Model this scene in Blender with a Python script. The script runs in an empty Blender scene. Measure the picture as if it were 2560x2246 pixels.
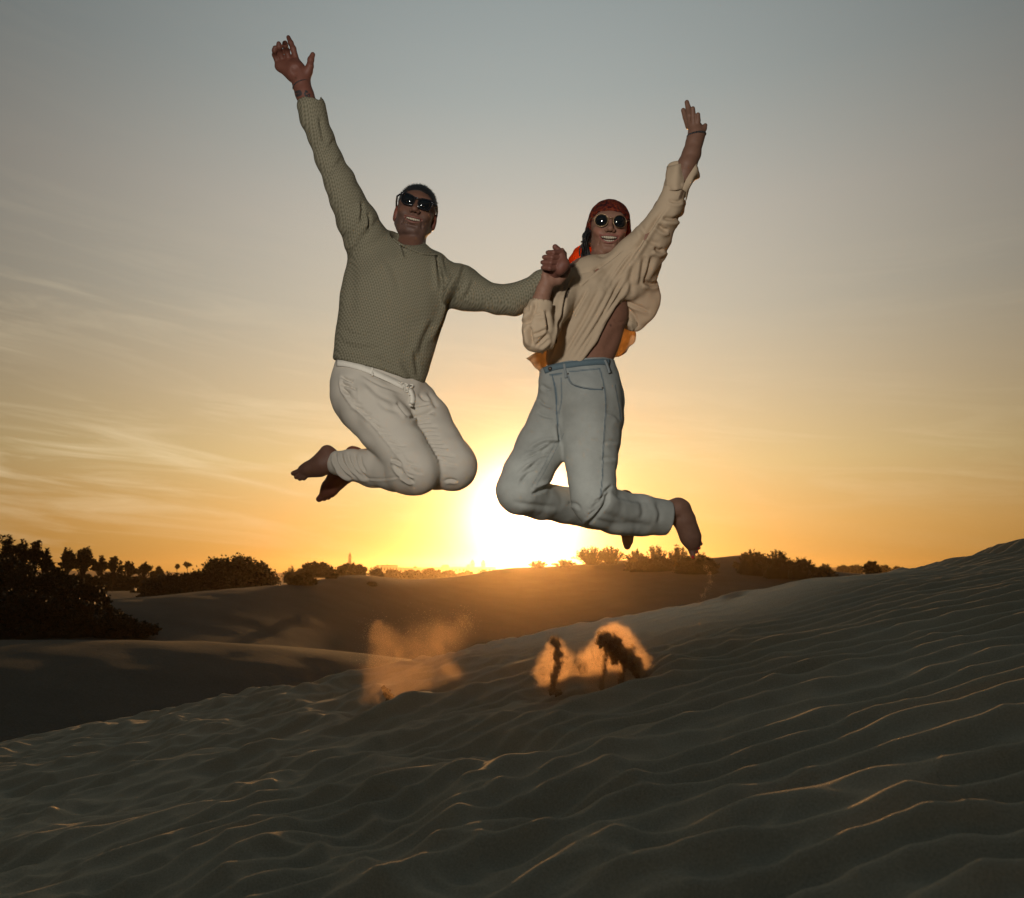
import bpy, math, random
import numpy as np
from mathutils import Vector

# ------------------------------------------------------------------ camera, world, sun, exposure
SC = bpy.context.scene
COL = SC.collection
FPX = 1920.0                       # focal length in pixels of a 2560 px wide picture
PITCH = math.atan(312.0 / FPX)
CAM = np.array([0.0, 0.0, 0.60])
SP, CP = math.sin(PITCH), math.cos(PITCH)

cam_data = bpy.data.cameras.new("camera")
cam = bpy.data.objects.new("camera", cam_data)
COL.objects.link(cam)
cam.location = CAM
cam.rotation_euler = (math.pi / 2 + PITCH, 0, 0)
cam_data.sensor_width = 36.0
cam_data.lens = 36.0 * FPX / 2560.0
cam_data.clip_start = 0.05
cam_data.clip_end = 20000.0
cam_data.dof.use_dof = True
cam_data.dof.focus_distance = 2.95
cam_data.dof.aperture_fstop = 5.6
SC.camera = cam

HAZE_D, HAZE_G = 0.0007, 0.91
SUN_EL, SUN_AZ = math.radians(4.3), math.radians(1.0)     # azimuth from +Y towards +X
SUN_DIR = (math.sin(SUN_AZ) * math.cos(SUN_EL), math.cos(SUN_AZ) * math.cos(SUN_EL), math.sin(SUN_EL))

world = bpy.data.worlds.new("World")
SC.world = world
world.use_nodes = True
WT = world.node_tree
WT.nodes.clear()


class NT:
    """small helper to write node trees"""
    def __init__(self, tree):
        self.t = tree
    def n(self, kind, **kw):
        nd = self.t.nodes.new(kind)
        for k, v in kw.items():
            setattr(nd, k, v)
        return nd
    def link(self, a, b):
        self.t.links.new(a, b)
    def put(self, sock, v):
        if isinstance(v, bpy.types.NodeSocket):
            self.t.links.new(v, sock)
        elif v is not None:
            sock.default_value = v
    def math(self, op, a, b=None, c=None, clamp=False):
        nd = self.n('ShaderNodeMath', operation=op, use_clamp=clamp)
        self.put(nd.inputs[0], a)
        if b is not None: self.put(nd.inputs[1], b)
        if c is not None: self.put(nd.inputs[2], c)
        return nd.outputs[0]
    def vmath(self, op, a, b=None):
        nd = self.n('ShaderNodeVectorMath', operation=op)
        self.put(nd.inputs[0], a)
        if b is not None: self.put(nd.inputs[1], b)
        return nd
    def ramp(self, fac, stops, interp='LINEAR'):
        nd = self.n('ShaderNodeValToRGB')
        nd.color_ramp.interpolation = interp
        el = nd.color_ramp.elements
        while len(el) < len(stops): el.new(0.5)
        for e, (p, c) in zip(el, stops):
            e.position = p
            e.color = (*c, 1) if len(c) == 3 else c
        self.put(nd.inputs[0], fac)
        return nd.outputs[0]
    def noise(self, vec, scale, detail=3, rough=0.5, dist=0.0, color=False):
        nd = self.n('ShaderNodeTexNoise')
        if vec is not None: self.link(vec, nd.inputs['Vector'])
        nd.inputs['Scale'].default_value = scale
        nd.inputs['Detail'].default_value = detail
        nd.inputs['Roughness'].default_value = rough
        nd.inputs['Distortion'].default_value = dist
        return nd.outputs[1 if color else 0]
    def mix(self, fac, a, b, blend='MIX'):
        nd = self.n('ShaderNodeMix', data_type='RGBA', blend_type=blend)
        self.put(nd.inputs[0], fac)
        for i, v in ((6, a), (7, b)):
            if isinstance(v, (tuple, list)) and len(v) == 3: v = (*v, 1)
            self.put(nd.inputs[i], v)
        return nd.outputs[2]


STOPS = [(-5, (0.66, 0.33, 0.06)), (0, (0.73, 0.355, 0.06)), (3.5, (0.91, 0.50, 0.145)), (8, (0.88, 0.62, 0.27)),
         (13, (0.79, 0.61, 0.365)), (19, (0.70, 0.62, 0.475)), (26, (0.74, 0.685, 0.58)), (34, (0.66, 0.71, 0.67)),
         (42, (0.70, 0.79, 0.78)), (60, (0.44, 0.70, 0.77)), (90, (0.24, 0.58, 0.72))]


def build_world():
    W = NT(WT)
    tc = W.n('ShaderNodeTexCoord').outputs['Generated']
    nrm = W.vmath('NORMALIZE', tc).outputs[0]
    sep = W.n('ShaderNodeSeparateXYZ'); W.link(nrm, sep.inputs[0])
    X, Y, Z = sep.outputs
    el = W.math('MULTIPLY', W.math('ARCSINE', Z), 180 / math.pi)
    az = W.math('MULTIPLY', W.math('ARCTAN2', X, Y), 180 / math.pi)
    dot = W.vmath('DOT_PRODUCT', nrm, SUN_DIR).outputs['Value']
    s = W.math('MULTIPLY', W.math('ARCCOSINE', W.math('MINIMUM', dot, 1.0)), 180 / math.pi)   # degrees from the sun
    # colour of the clear evening sky by height above the horizon
    stops = STOPS
    f = W.math('DIVIDE', W.math('ADD', el, 5.0), 95.0, clamp=True)
    base = W.ramp(f, [((e + 5) / 95.0, c) for e, c in stops])
    # brighter towards the sun's side, dimmer away from it
    g = W.math('EXPONENT', W.math('MULTIPLY', W.math('POWER', W.math('DIVIDE', s, 36.0), 2.0), -1.0))
    near = W.math('EXPONENT', W.math('MULTIPLY', W.math('POWER', W.math('DIVIDE', s, 11.0), 2.0), -1.0))
    k = W.math('MULTIPLY', W.math('ADD', W.math('MULTIPLY', g, 0.94), 0.06), W.math('SUBTRACT', 1.0, W.math('MULTIPLY', near, 0.50)))
    col = W.mix(1.0, base, W.n('ShaderNodeCombineColor').outputs[0], 'MULTIPLY')
    cc = col.node.inputs[7].links[0].from_node
    for i in range(3): W.link(k, cc.inputs[i])
    # high thin cirrus, long streaks
    cx = W.math('MULTIPLY', az, 0.045)
    cy = W.math('MULTIPLY', W.math('ADD', el, W.math('MULTIPLY', az, 0.10)), 0.38)
    cv = W.n('ShaderNodeCombineXYZ'); W.link(cx, cv.inputs[0]); W.link(cy, cv.inputs[1])
    n1 = W.noise(cv.outputs[0], 1.55, 7, 0.62, 0.9)
    cv2 = W.n('ShaderNodeCombineXYZ'); W.link(W.math('MULTIPLY', az, 0.03), cv2.inputs[0]); W.link(W.math('MULTIPLY', el, 0.085), cv2.inputs[1])
    n2 = W.noise(cv2.outputs[0], 1.3, 2, 0.5)
    band = W.math('EXPONENT', W.math('MULTIPLY', W.math('POWER', W.math('DIVIDE', W.math('SUBTRACT', el, 10.0), 7.5), 2.0), -1.0))
    c = W.math('MULTIPLY', W.math('SUBTRACT', n1, 0.47), 4.2, clamp=True)
    c = W.math('MULTIPLY', c, W.math('MULTIPLY', W.math('SUBTRACT', n2, 0.30), 3.2, clamp=True))
    side = W.math('ADD', 0.38, W.math('MULTIPLY', W.math('DIVIDE', az, -30.0, clamp=True), 0.62))
    c = W.math('MULTIPLY', W.math('MULTIPLY', c, side), W.math('ADD', W.math('MULTIPLY', band, 0.52), 0.012))
    col = W.mix(c, col, (0.98, 0.80, 0.52))
    # aureole round the sun
    a1 = W.math('MULTIPLY', W.math('EXPONENT', W.math('MULTIPLY', W.math('POWER', W.math('DIVIDE', s, 3.3), 2.0), -1.0)), 2.8)
    a2 = W.math('MULTIPLY', W.math('EXPONENT', W.math('DIVIDE', s, -4.2)), 0.55)
    r1 = W.n('ShaderNodeVectorMath', operation='SCALE'); r1.inputs[0].default_value = (1.0, 0.88, 0.78); W.link(a1, r1.inputs['Scale'])
    r2 = W.n('ShaderNodeVectorMath', operation='SCALE'); r2.inputs[0].default_value = (1.0, 0.84, 0.66); W.link(a2, r2.inputs['Scale'])
    add = W.vmath('ADD', r1.outputs[0], r2.outputs[0]).outputs[0]
    tot = W.vmath('ADD', col, add).outputs[0]
    bg = W.n('ShaderNodeBackground'); W.link(tot, bg.inputs[0]); bg.inputs[1].default_value = 1.0
    sky = W.n('ShaderNodeTexSky', sky_type='NISHITA')
    sky.sun_disc = False
    sky.sun_elevation = SUN_EL; sky.sun_rotation = SUN_AZ
    sky.air_density = 1.0; sky.dust_density = 3.0; sky.ozone_density = 2.0
    bg2 = W.n('ShaderNodeBackground'); W.link(sky.outputs[0], bg2.inputs[0]); bg2.inputs[1].default_value = 0.01
    ad = W.n('ShaderNodeAddShader'); W.link(bg.outputs[0], ad.inputs[0]); W.link(bg2.outputs[0], ad.inputs[1])
    out = W.n('ShaderNodeOutputWorld'); W.link(ad.outputs[0], out.inputs[0])


build_world()

sl = bpy.data.lights.new("sun", 'SUN')
sl.energy = 4.6
sl.angle = math.radians(0.6)
sl.color = (1.0, 0.50, 0.17)
sun = bpy.data.objects.new("sun", sl)
COL.objects.link(sun)
sun.rotation_euler = Vector(SUN_DIR).to_track_quat('Z', 'Y').to_euler()

# the photographer's flash: its catch-lights show in both pairs of sunglasses
fl = bpy.data.lights.new("camera_flash", 'SPOT')
fl.energy = 225.0
fl.color = (1.0, 0.95, 0.88)
fl.spot_size = math.radians(60)
fl.spot_blend = 0.6
fl.shadow_soft_size = 0.09
flash = bpy.data.objects.new("camera_flash", fl)
COL.objects.link(flash)
flash.location = (-0.60, 0.0, 1.40)
flash.rotation_euler = (Vector((0.10, 2.9, 1.95)) - Vector(flash.location)).to_track_quat('-Z', 'Y').to_euler()

vs = SC.view_settings
vs.view_transform = 'Standard'
vs.look = 'None'
vs.gamma = 1.0
vs.exposure = 0.0
vs.use_curve_mapping = False
SC.cycles.max_bounces = 6
SC.cycles.diffuse_bounces = 3
SC.cycles.glossy_bounces = 3
SC.cycles.transmission_bounces = 3
SC.cycles.transparent_max_bounces = 8
SC.cycles.volume_bounces = 1
SC.cycles.volume_step_rate = 1.0
SC.cycles.volume_max_steps = 128
SC.cycles.use_denoising = True


# ------------------------------------------------------------------ geometry helpers
def P(px, py, d):
    """point seen at (px, py) of the 2560x2246 picture, d metres along the viewing axis"""
    a, b = (px - 1280.0) / FPX, (1123.0 - py) / FPX
    return CAM + d * np.array([a, CP - b * SP, SP + b * CP])


def proj(V):
    q = V - CAM
    d = q[:, 1] * CP + q[:, 2] * SP
    u = -q[:, 1] * SP + q[:, 2] * CP
    return 1280.0 + FPX * q[:, 0] / d, 1123.0 - FPX * u / d, d


def azel(px, py):
    a, b = (px - 1280.0) / FPX, (1123.0 - py) / FPX
    dy, dz = CP - b * SP, SP + b * CP
    return math.atan2(a, dy), dz / math.hypot(a, dy)


def mesh_from(name, V, F, smooth=True, mats=(), attr=None):
    me = bpy.data.meshes.new(name)
    V = np.asarray(V, np.float32)
    if isinstance(F, np.ndarray):
        k = F.shape[1]
        me.vertices.add(len(V)); me.vertices.foreach_set('co', V.ravel())
        me.loops.add(F.size); me.loops.foreach_set('vertex_index', F.ravel().astype(np.int32))
        me.polygons.add(len(F))
        me.polygons.foreach_set('loop_start', np.arange(0, F.size, k, dtype=np.int32))
        me.update(calc_edges=True)
    else:
        me.from_pydata([tuple(map(float, v)) for v in V], [], [tuple(map(int, f)) for f in F])
        me.update()
    if smooth and len(me.polygons):
        me.polygons.foreach_set('use_smooth', np.ones(len(me.polygons), bool))
    for m in mats: me.materials.append(m)
    if attr is not None:
        at = me.color_attributes.new('tint', 'FLOAT_COLOR', 'POINT')
        buf = np.ones((len(V), 4), np.float32); buf[:, :3] = attr
        at.data.foreach_set('color', buf.ravel())
    return me


def put(name, V, F, mat, parent=None, origin=None, smooth=True, attr=None):
    """link ONE mesh object; V in world metres; children share their parent's origin"""
    V = np.asarray(V, float)
    if parent is not None:
        o0 = np.array(parent['_o'])
    else:
        o0 = np.array(origin if origin is not None else (0, 0, 0), float)
    me = mesh_from(name, V - o0, F, smooth, [mat] if mat else [], attr)
    ob = bpy.data.objects.new(name, me)
    COL.objects.link(ob)
    ob['_o'] = [float(v) for v in o0]
    if parent is not None: ob.parent = parent
    else: ob.location = o0
    return ob


def empty(name, origin):
    ob = bpy.data.objects.new(name, None)
    COL.objects.link(ob)
    ob.location = origin
    ob['_o'] = [float(v) for v in origin]
    return ob


def tag(ob, label, cat, group=None, kind=None):
    ob['label'] = label
    if cat: ob['category'] = cat
    if group: ob['group'] = group
    if kind: ob['kind'] = kind
    return ob


def structure(ob, label=None):
    ob['kind'] = 'structure'
    if label: ob['label'] = label
    return ob


class MB:
    """collects faces"""
    def __init__(self): self.V, self.F, self.n = [], [], 0
    def add(self, V, F):
        V = np.asarray(V, float)
        self.V.append(V)
        self.F.extend([tuple(int(i) + self.n for i in f) for f in F])
        self.n += len(V)
    def box(self, c, ax, ay, az):
        c, ax, ay, az = map(np.asarray, (c, ax, ay, az))
        V = [c + sx * ax + sy * ay + sz * az for sx in (-1, 1) for sy in (-1, 1) for sz in (-1, 1)]
        self.add(V, [(0, 1, 3, 2), (4, 6, 7, 5), (0, 4, 5, 1), (2, 3, 7, 6), (0, 2, 6, 4), (1, 5, 7, 3)])
    def tube(self, pts, r, seg=8, cap=True):
        pts = np.asarray(pts, float)
        r = np.broadcast_to(np.asarray(r, float), (len(pts),))
        rings = []
        t0 = None
        for i, p in enumerate(pts):
            t = pts[min(i + 1, len(pts) - 1)] - pts[max(i - 1, 0)]
            t = t / (np.linalg.norm(t) + 1e-9)
            if t0 is None:
                u = np.cross(t, (0, 0, 1.0)) if abs(t[2]) < 0.9 else np.cross(t, (1.0, 0, 0))
            else:
                u = u - t * np.dot(u, t)
            u = u / (np.linalg.norm(u) + 1e-9)
            w = np.cross(t, u); t0 = t
            for a in range(seg):
                th = 2 * math.pi * a / seg
                rings.append(p + r[i] * (math.cos(th) * u + math.sin(th) * w))
        F = []
        for i in range(len(pts) - 1):
            for a in range(seg):
                b = (a + 1) % seg
                F.append((i * seg + a, i * seg + b, (i + 1) * seg + b, (i + 1) * seg + a))
        if cap:
            F.append(tuple(range(seg - 1, -1, -1)))
            F.append(tuple((len(pts) - 1) * seg + a for a in range(seg)))
        self.add(rings, F)
    def ball(self, c, r, R=None, n=8):
        c = np.asarray(c, float); r = np.broadcast_to(np.asarray(r, float), (3,))
        V, F = [], []
        for i in range(n + 1):
            ph = math.pi * i / n
            for j in range(2 * n):
                th = math.pi * j / n
                q = np.array([math.sin(ph) * math.cos(th), math.sin(ph) * math.sin(th), math.cos(ph)]) * r
                V.append(c + (R @ q if R is not None else q))
        for i in range(n):
            for j in range(2 * n):
                k = (j + 1) % (2 * n)
                F.append((i * 2 * n + j, (i + 1) * 2 * n + j, (i + 1) * 2 * n + k, i * 2 * n + k))
        self.add(V, F)
    def put(self, name, mat, parent=None, origin=None, smooth=True):
        return put(name, np.concatenate(self.V), self.F, mat, parent, origin, smooth)


# ---- signed distance fields on a grid, and their surface
class SDF:
    def __init__(self, lo, hi, h):
        self.lo, self.h = np.array(lo, float), h
        self.n = np.ceil((np.array(hi) - self.lo) / h).astype(int) + 1
        self.F = np.full(self.n, 0.08, np.float32)
        self.ax = [(self.lo[i] + h * np.arange(self.n[i])).astype(np.float32) for i in range(3)]
    def sub(self, lo, hi):
        a = np.clip(np.floor((np.array(lo) - self.lo) / self.h).astype(int), 0, self.n)
        b = np.clip(np.ceil((np.array(hi) - self.lo) / self.h).astype(int) + 1, 0, self.n)
        if np.any(b <= a): return None
        s = tuple(slice(a[i], b[i]) for i in range(3))
        return s, self.ax[0][s[0]][:, None, None], self.ax[1][s[1]][None, :, None], self.ax[2][s[2]][None, None, :]
    def comb(self, s, d, k, op):
        A = self.F[s]
        if op == 'add':
            if k > 0:
                h = np.maximum(k - np.abs(A - d), 0) / k
                self.F[s] = np.minimum(A, d) - h * h * k * 0.25
            else: self.F[s] = np.minimum(A, d)
        else:                                   # cut
            d = -d
            if k > 0:
                h = np.maximum(k - np.abs(A - d), 0) / k
                self.F[s] = np.maximum(A, d) + h * h * k * 0.25
            else: self.F[s] = np.maximum(A, d)
    def cone(self, a, b, ra, rb, k=0.01, op='add', flat=1.0, nrm=(0, 1, 0)):
        a, b = np.array(a, float), np.array(b, float)
        R = max(ra, rb) + k + 3 * self.h + 0.012
        r = self.sub(np.minimum(a, b) - R, np.maximum(a, b) + R)
        if r is None: return
        s, X, Y, Z = r
        nx, ny, nz = nrm
        g = 1.0 / flat - 1.0
        qx, qy, qz = X - a[0], Y - a[1], Z - a[2]
        ba = b - a
        if g:
            dn = qx * nx + qy * ny + qz * nz
            qx, qy, qz = qx + g * nx * dn, qy + g * ny * dn, qz + g * nz * dn
            ba = ba + g * np.array(nrm) * np.dot(ba, nrm)
        L = float(np.dot(ba, ba)) + 1e-12
        t = np.clip((qx * ba[0] + qy * ba[1] + qz * ba[2]) / L, 0, 1)
        d = np.sqrt((qx - t * ba[0]) ** 2 + (qy - t * ba[1]) ** 2 + (qz - t * ba[2]) ** 2) - (ra + (rb - ra) * t)
        if g: d = d * (0.5 + 0.5 * flat)
        self.comb(s, d.astype(np.float32), k, op)
    def ell(self, c, rad, R=None, k=0.01, op='add'):
        c, rad = np.array(c, float), np.array(rad, float)
        m = rad.max() + k + 3 * self.h + 0.012
        r = self.sub(c - m, c + m)
        if r is None: return
        s, X, Y, Z = r
        qx, qy, qz = X - c[0], Y - c[1], Z - c[2]
        if R is not None:
            M = R.T
            qx, qy, qz = (M[0, 0] * qx + M[0, 1] * qy + M[0, 2] * qz, M[1, 0] * qx + M[1, 1] * qy + M[1, 2] * qz,
                          M[2, 0] * qx + M[2, 1] * qy + M[2, 2] * qz)
        k0 = np.sqrt((qx / rad[0]) ** 2 + (qy / rad[1]) ** 2 + (qz / rad[2]) ** 2)
        k1 = np.sqrt((qx / rad[0] ** 2) ** 2 + (qy / rad[1] ** 2) ** 2 + (qz / rad[2] ** 2) ** 2) + 1e-9
        self.comb(s, (k0 * (k0 - 1) / k1).astype(np.float32), k, op)
    def plane(self, p, n, k=0.004, lo=None, hi=None):
        """cut away the side the normal n points to"""
        r = self.sub(self.lo if lo is None else lo, self.ax_hi() if hi is None else hi)
        s, X, Y, Z = r
        n = np.array(n, float); n /= np.linalg.norm(n)
        d = (X - p[0]) * n[0] + (Y - p[1]) * n[1] + (Z - p[2]) * n[2]
        self.comb(s, np.broadcast_to(-d, self.F[s].shape).astype(np.float32), k, 'cut')
    def ax_hi(self): return self.lo + self.h * (self.n - 1)
    def chain(self, pts, k=0.01, flat=1.0, op='add', nrm=(0, 1, 0), grow=0.0):
        """pts: (px, py, depth, radius in px)"""
        W = [(P(a, b, c), r * c / FPX + grow) for a, b, c, r in pts]
        if len(W) == 1: W = W * 2
        for (a, ra), (b, rb) in zip(W[:-1], W[1:]):
            self.cone(a, b, ra, rb, k, op, flat, nrm)
    def surface(self, smooth=1):
        F = self.F
        B = (F < 0)
        c = B.astype(np.uint8)
        s = c[:-1] + c[1:]
        s = s[:, :-1] + s[:, 1:]
        s = s[:, :, :-1] + s[:, :, 1:]
        act = (s > 0) & (s < 8)
        I = np.argwhere(act)
        idx = np.full(act.shape, -1, np.int32)
        idx[act] = np.arange(len(I), dtype=np.int32)
        acc = np.zeros((len(I), 3)); cnt = np.zeros(len(I))
        cor = [(x, y, z) for x in (0, 1) for y in (0, 1) for z in (0, 1)]
        val = {q: F[I[:, 0] + q[0], I[:, 1] + q[1], I[:, 2] + q[2]].astype(float) for q in cor}
        for q in cor:
            for ax in range(3):
                if q[ax] == 0:
                    q2 = list(q); q2[ax] = 1; q2 = tuple(q2)
                    a, b = val[q], val[q2]
                    m = (a < 0) != (b < 0)
                    t = np.where(m, a / np.where(m, a - b, 1), 0)
                    for j in range(3):
                        acc[:, j] += np.where(m, q[j] + (t if j == ax else 0), 0)
                    cnt += m
        V = self.lo + self.h * (I + acc / cnt[:, None])
        quads = []
        for ax in range(3):
            u, v = (ax + 1) % 3, (ax + 2) % 3
            sl1 = [slice(None)] * 3; sl1[ax] = slice(0, -1)
            sl2 = [slice(None)] * 3; sl2[ax] = slice(1, None)
            ch = B[tuple(sl1)] != B[tuple(sl2)]
            E = np.argwhere(ch)
            ok = (E[:, u] > 0) & (E[:, v] > 0) & (E[:, u] < self.n[u] - 1) & (E[:, v] < self.n[v] - 1)
            E = E[ok]
            def cell(du, dv):
                e = E.copy(); e[:, u] += du; e[:, v] += dv
                return idx[e[:, 0], e[:, 1], e[:, 2]]
            q = np.stack([cell(-1, -1), cell(0, -1), cell(0, 0), cell(-1, 0)], 1)
            ins = B[E[:, 0], E[:, 1], E[:, 2]]
            q[~ins] = q[~ins][:, ::-1]
            quads.append(q)
        Q = np.concatenate(quads)
        Q = Q[(Q >= 0).all(1)]
        for _ in range(smooth):
            for lam in (0.5, -0.48):
                V = V + lam * (nbr_mean(V, Q) - V)
        return V, Q


def nbr_mean(V, Q):
    n = len(V)
    s = np.zeros((n, 3)); c = np.zeros(n)
    k = Q.shape[1]
    for i in range(k):
        a, b = Q[:, i], Q[:, (i + 1) % k]
        for j in range(3):
            s[:, j] += np.bincount(a, V[b, j], n) + np.bincount(b, V[a, j], n)
        c += np.bincount(a, minlength=n) + np.bincount(b, minlength=n)
    c[c == 0] = 1
    return s / c[:, None]


def normals(V, Q):
    a, b = V[Q[:, 2]] - V[Q[:, 0]], V[Q[:, 3]] - V[Q[:, 1]]
    fn = np.cross(a, b)
    N = np.zeros_like(V)
    for i in range(4):
        for j in range(3):
            N[:, j] += np.bincount(Q[:, i], fn[:, j], len(V))
    return N / (np.linalg.norm(N, axis=1)[:, None] + 1e-12)


def seg_dist(px, py, pts):
    """distance to a polyline, side (+/-) and position 0..1 along it"""
    best = np.full(len(px), 1e9); side = np.zeros(len(px)); tt = np.zeros(len(px))
    pts = np.asarray(pts, float)
    L = np.linalg.norm(pts[1:] - pts[:-1], axis=1); tot = L.sum(); run = 0
    for (a, b, l) in zip(pts[:-1], pts[1:], L):
        d = b - a
        t = np.clip(((px - a[0]) * d[0] + (py - a[1]) * d[1]) / (l * l + 1e-9), 0, 1)
        ex, ey = px - a[0] - t * d[0], py - a[1] - t * d[1]
        dd = np.hypot(ex, ey)
        m = dd < best
        best[m] = dd[m]; side[m] = np.sign(d[0] * ey - d[1] * ex)[m]; tt[m] = ((run + t * l) / tot)[m]
        run += l
    return best, side, tt


def curve(pts, n=8):
    """smooth polyline through points"""
    p = np.asarray(pts, float)
    if len(p) < 3: return p
    q = np.vstack([2 * p[0] - p[1], p, 2 * p[-1] - p[-2]])
    out = []
    for i in range(1, len(q) - 2):
        for t in np.linspace(0, 1, n, endpoint=False):
            out.append(0.5 * ((2 * q[i]) + (-q[i - 1] + q[i + 1]) * t + (2 * q[i - 1] - 5 * q[i] + 4 * q[i + 1] - q[i + 2]) * t * t
                              + (-q[i - 1] + 3 * q[i] - 3 * q[i + 1] + q[i + 2]) * t ** 3))
    out.append(p[-1])
    return np.array(out)


class Skinned:
    """a surface that can be worked over with folds, seams and dye"""
    def __init__(self, V, Q, base=(1, 1, 1)):
        self.V, self.Q = V, Q
        self.C = np.tile(np.array(base, float), (len(V), 1))
        self.re()
    def re(self):
        self.N = normals(self.V, self.Q)
        self.px, self.py, self.d = proj(self.V)
        q = self.V - CAM
        self.face = -(self.N * q).sum(1) / np.linalg.norm(q, axis=1)
    def fold(self, pts, amp, w, ridge=0.6, front=True):
        """groove (amp metres, w px) along a line with a swelling beside it; negative amp = a raised seam"""
        pts = curve(pts, 6)
        lo, hi = pts.min(0) - 5 * w, pts.max(0) + 5 * w
        m = np.where((self.px > lo[0]) & (self.px < hi[0]) & (self.py > lo[1]) & (self.py < hi[1]) & ((self.face > -0.05) if front else True))[0]
        if not len(m): return
        d, sd, t = seg_dist(self.px[m], self.py[m], pts)
        tap = np.clip(np.minimum(t, 1 - t) / 0.22, 0, 1) ** 0.7
        g = -np.exp(-(d / w) ** 2) + ridge * np.exp(-((d * sd - 2.0 * w) / (1.3 * w)) ** 2)
        self.V[m] += self.N[m] * (amp * tap * g)[:, None]
    def dye(self, pts, w, col, a=1.0, soft=1.2):
        pts = curve(pts, 6)
        m = np.where(self.face > -0.1)[0]
        d, sd, t = seg_dist(self.px[m], self.py[m], pts)
        g = a * np.clip(1 - (d - w * 0.5) / soft, 0, 1)
        self.C[m] = self.C[m] * (1 - g[:, None]) + np.array(col) * g[:, None]
    def at(self, px, py):
        m = np.where((np.abs(self.px - px) < 14) & (np.abs(self.py - py) < 14) & (self.face > 0.02))[0]
        if not len(m): m = np.argsort((self.px - px) ** 2 + (self.py - py) ** 2)[:40]
        w = (self.px[m] - px) ** 2 + (self.py[m] - py) ** 2 + ((self.d[m] - self.d[m].min()) * 300) ** 2
        i = m[np.argmin(w)]
        return P(px, py, self.d[i]), self.N[i]
    def ribbon(self, pts, w, th=0.0015, lift=0.0012, n=6):
        """a strip of cloth lying on the surface"""
        pts = curve(pts, n)
        mb = MB(); V = []
        for i, p in enumerate(pts):
            t = pts[min(i + 1, len(pts) - 1)] - pts[max(i - 1, 0)]
            t /= np.linalg.norm(t) + 1e-9
            s = np.array([-t[1], t[0]])
            for sg in (-0.5, 0.5):
                q = p + s * w * sg
                c, nn = self.at(q[0], q[1])
                V.append(c + nn * lift * 0.2); V.append(c + nn * (lift + th))
        F = []
        for i in range(len(pts) - 1):
            a, b = 4 * i, 4 * i + 4
            F += [(a + 1, a + 3, b + 3, b + 1), (a, b, b + 2, a + 2), (a, a + 1, b + 1, b), (a + 2, b + 2, b + 3, a + 3)]
        e = 4 * (len(pts) - 1)
        F += [(0, 2, 3, 1), (e, e + 1, e + 3, e + 2)]
        mb.add(V, F)
        return mb


# ---- noise for the ground
_rng = np.random.default_rng(7)
_PERM = _rng.permutation(4096)
_ANG = _rng.random(4096) * 2 * np.pi


def perlin(x, y, seed=0):
    xi, yi = np.floor(x).astype(np.int64), np.floor(y).astype(np.int64)
    xf, yf = x - xi, y - yi
    u, v = xf * xf * xf * (xf * (xf * 6 - 15) + 10), yf * yf * yf * (yf * (yf * 6 - 15) + 10)
    def g(ix, iy, dx, dy):
        a = _ANG[_PERM[(_PERM[(ix + seed * 57) & 4095] + iy) & 4095]]
        return np.cos(a) * dx + np.sin(a) * dy
    n00, n10 = g(xi, yi, xf, yf), g(xi + 1, yi, xf - 1, yf)
    n01, n11 = g(xi, yi + 1, xf, yf - 1), g(xi + 1, yi + 1, xf - 1, yf - 1)
    return ((n00 * (1 - u) + n10 * u) * (1 - v) + (n01 * (1 - u) + n11 * u) * v) * 1.5


# ------------------------------------------------------------------ materials
def principled(name, rough=0.8, spec=0.3):
    m = bpy.data.materials.new(name); m.use_nodes = True
    t = NT(m.node_tree); t.t.nodes.clear()
    b = t.n('ShaderNodeBsdfPrincipled'); b.inputs['Roughness'].default_value = rough
    b.inputs['Specular IOR Level'].default_value = spec
    o = t.n('ShaderNodeOutputMaterial'); t.link(b.outputs[0], o.inputs[0])
    return m, t, b, o


def simple(name, col, rough=0.7, spec=0.3, var=0.0, scale=20.0, metal=0.0, bump=0.0):
    m, t, b, o = principled(name, rough, spec)
    tc = t.n('ShaderNodeTexCoord').outputs['Object']
    n = t.noise(tc, scale, 4, 0.6)
    v = t.math('ADD', 1.0 - var, t.math('MULTIPLY', n, 2 * var))
    c = t.n('ShaderNodeVectorMath', operation='SCALE'); c.inputs[0].default_value = col; t.link(v, c.inputs['Scale'])
    t.link(c.outputs[0], b.inputs['Base Color'])
    b.inputs['Metallic'].default_value = metal
    if bump:
        bp = t.n('ShaderNodeBump'); bp.inputs['Distance'].default_value = bump; t.link(n, bp.inputs['Height']); t.link(bp.outputs[0], b.inputs['Normal'])
    return m


def m_sand(name, col=(0.195, 0.182, 0.142), grain=260.0, near=True):
    m, t, b, o = principled(name, 0.95, 0.03)
    tc = t.n('ShaderNodeTexCoord').outputs['Object']
    n1 = t.noise(tc, 1.2, 4, 0.6)
    n2 = t.noise(tc, grain, 4, 0.75)
    f = t.math('ADD', t.math('MULTIPLY', n1, 0.45), t.math('MULTIPLY', n2, 1.1))
    c = t.n('ShaderNodeVectorMath', operation='SCALE'); c.inputs[0].default_value = col
    t.link(t.math('ADD', 0.22, f), c.inputs['Scale'])
    t.link(c.outputs[0], b.inputs['Base Color'])
    b1 = t.n('ShaderNodeBump'); b1.inputs['Distance'].default_value = 0.003 if near else 0.01
    b1.inputs['Strength'].default_value = 0.8
    t.link(t.noise(tc, 210.0 if near else 14.0, 4, 0.75), b1.inputs['Height'])
    t.link(b1.outputs[0], b.inputs['Normal'])
    return m


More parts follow.
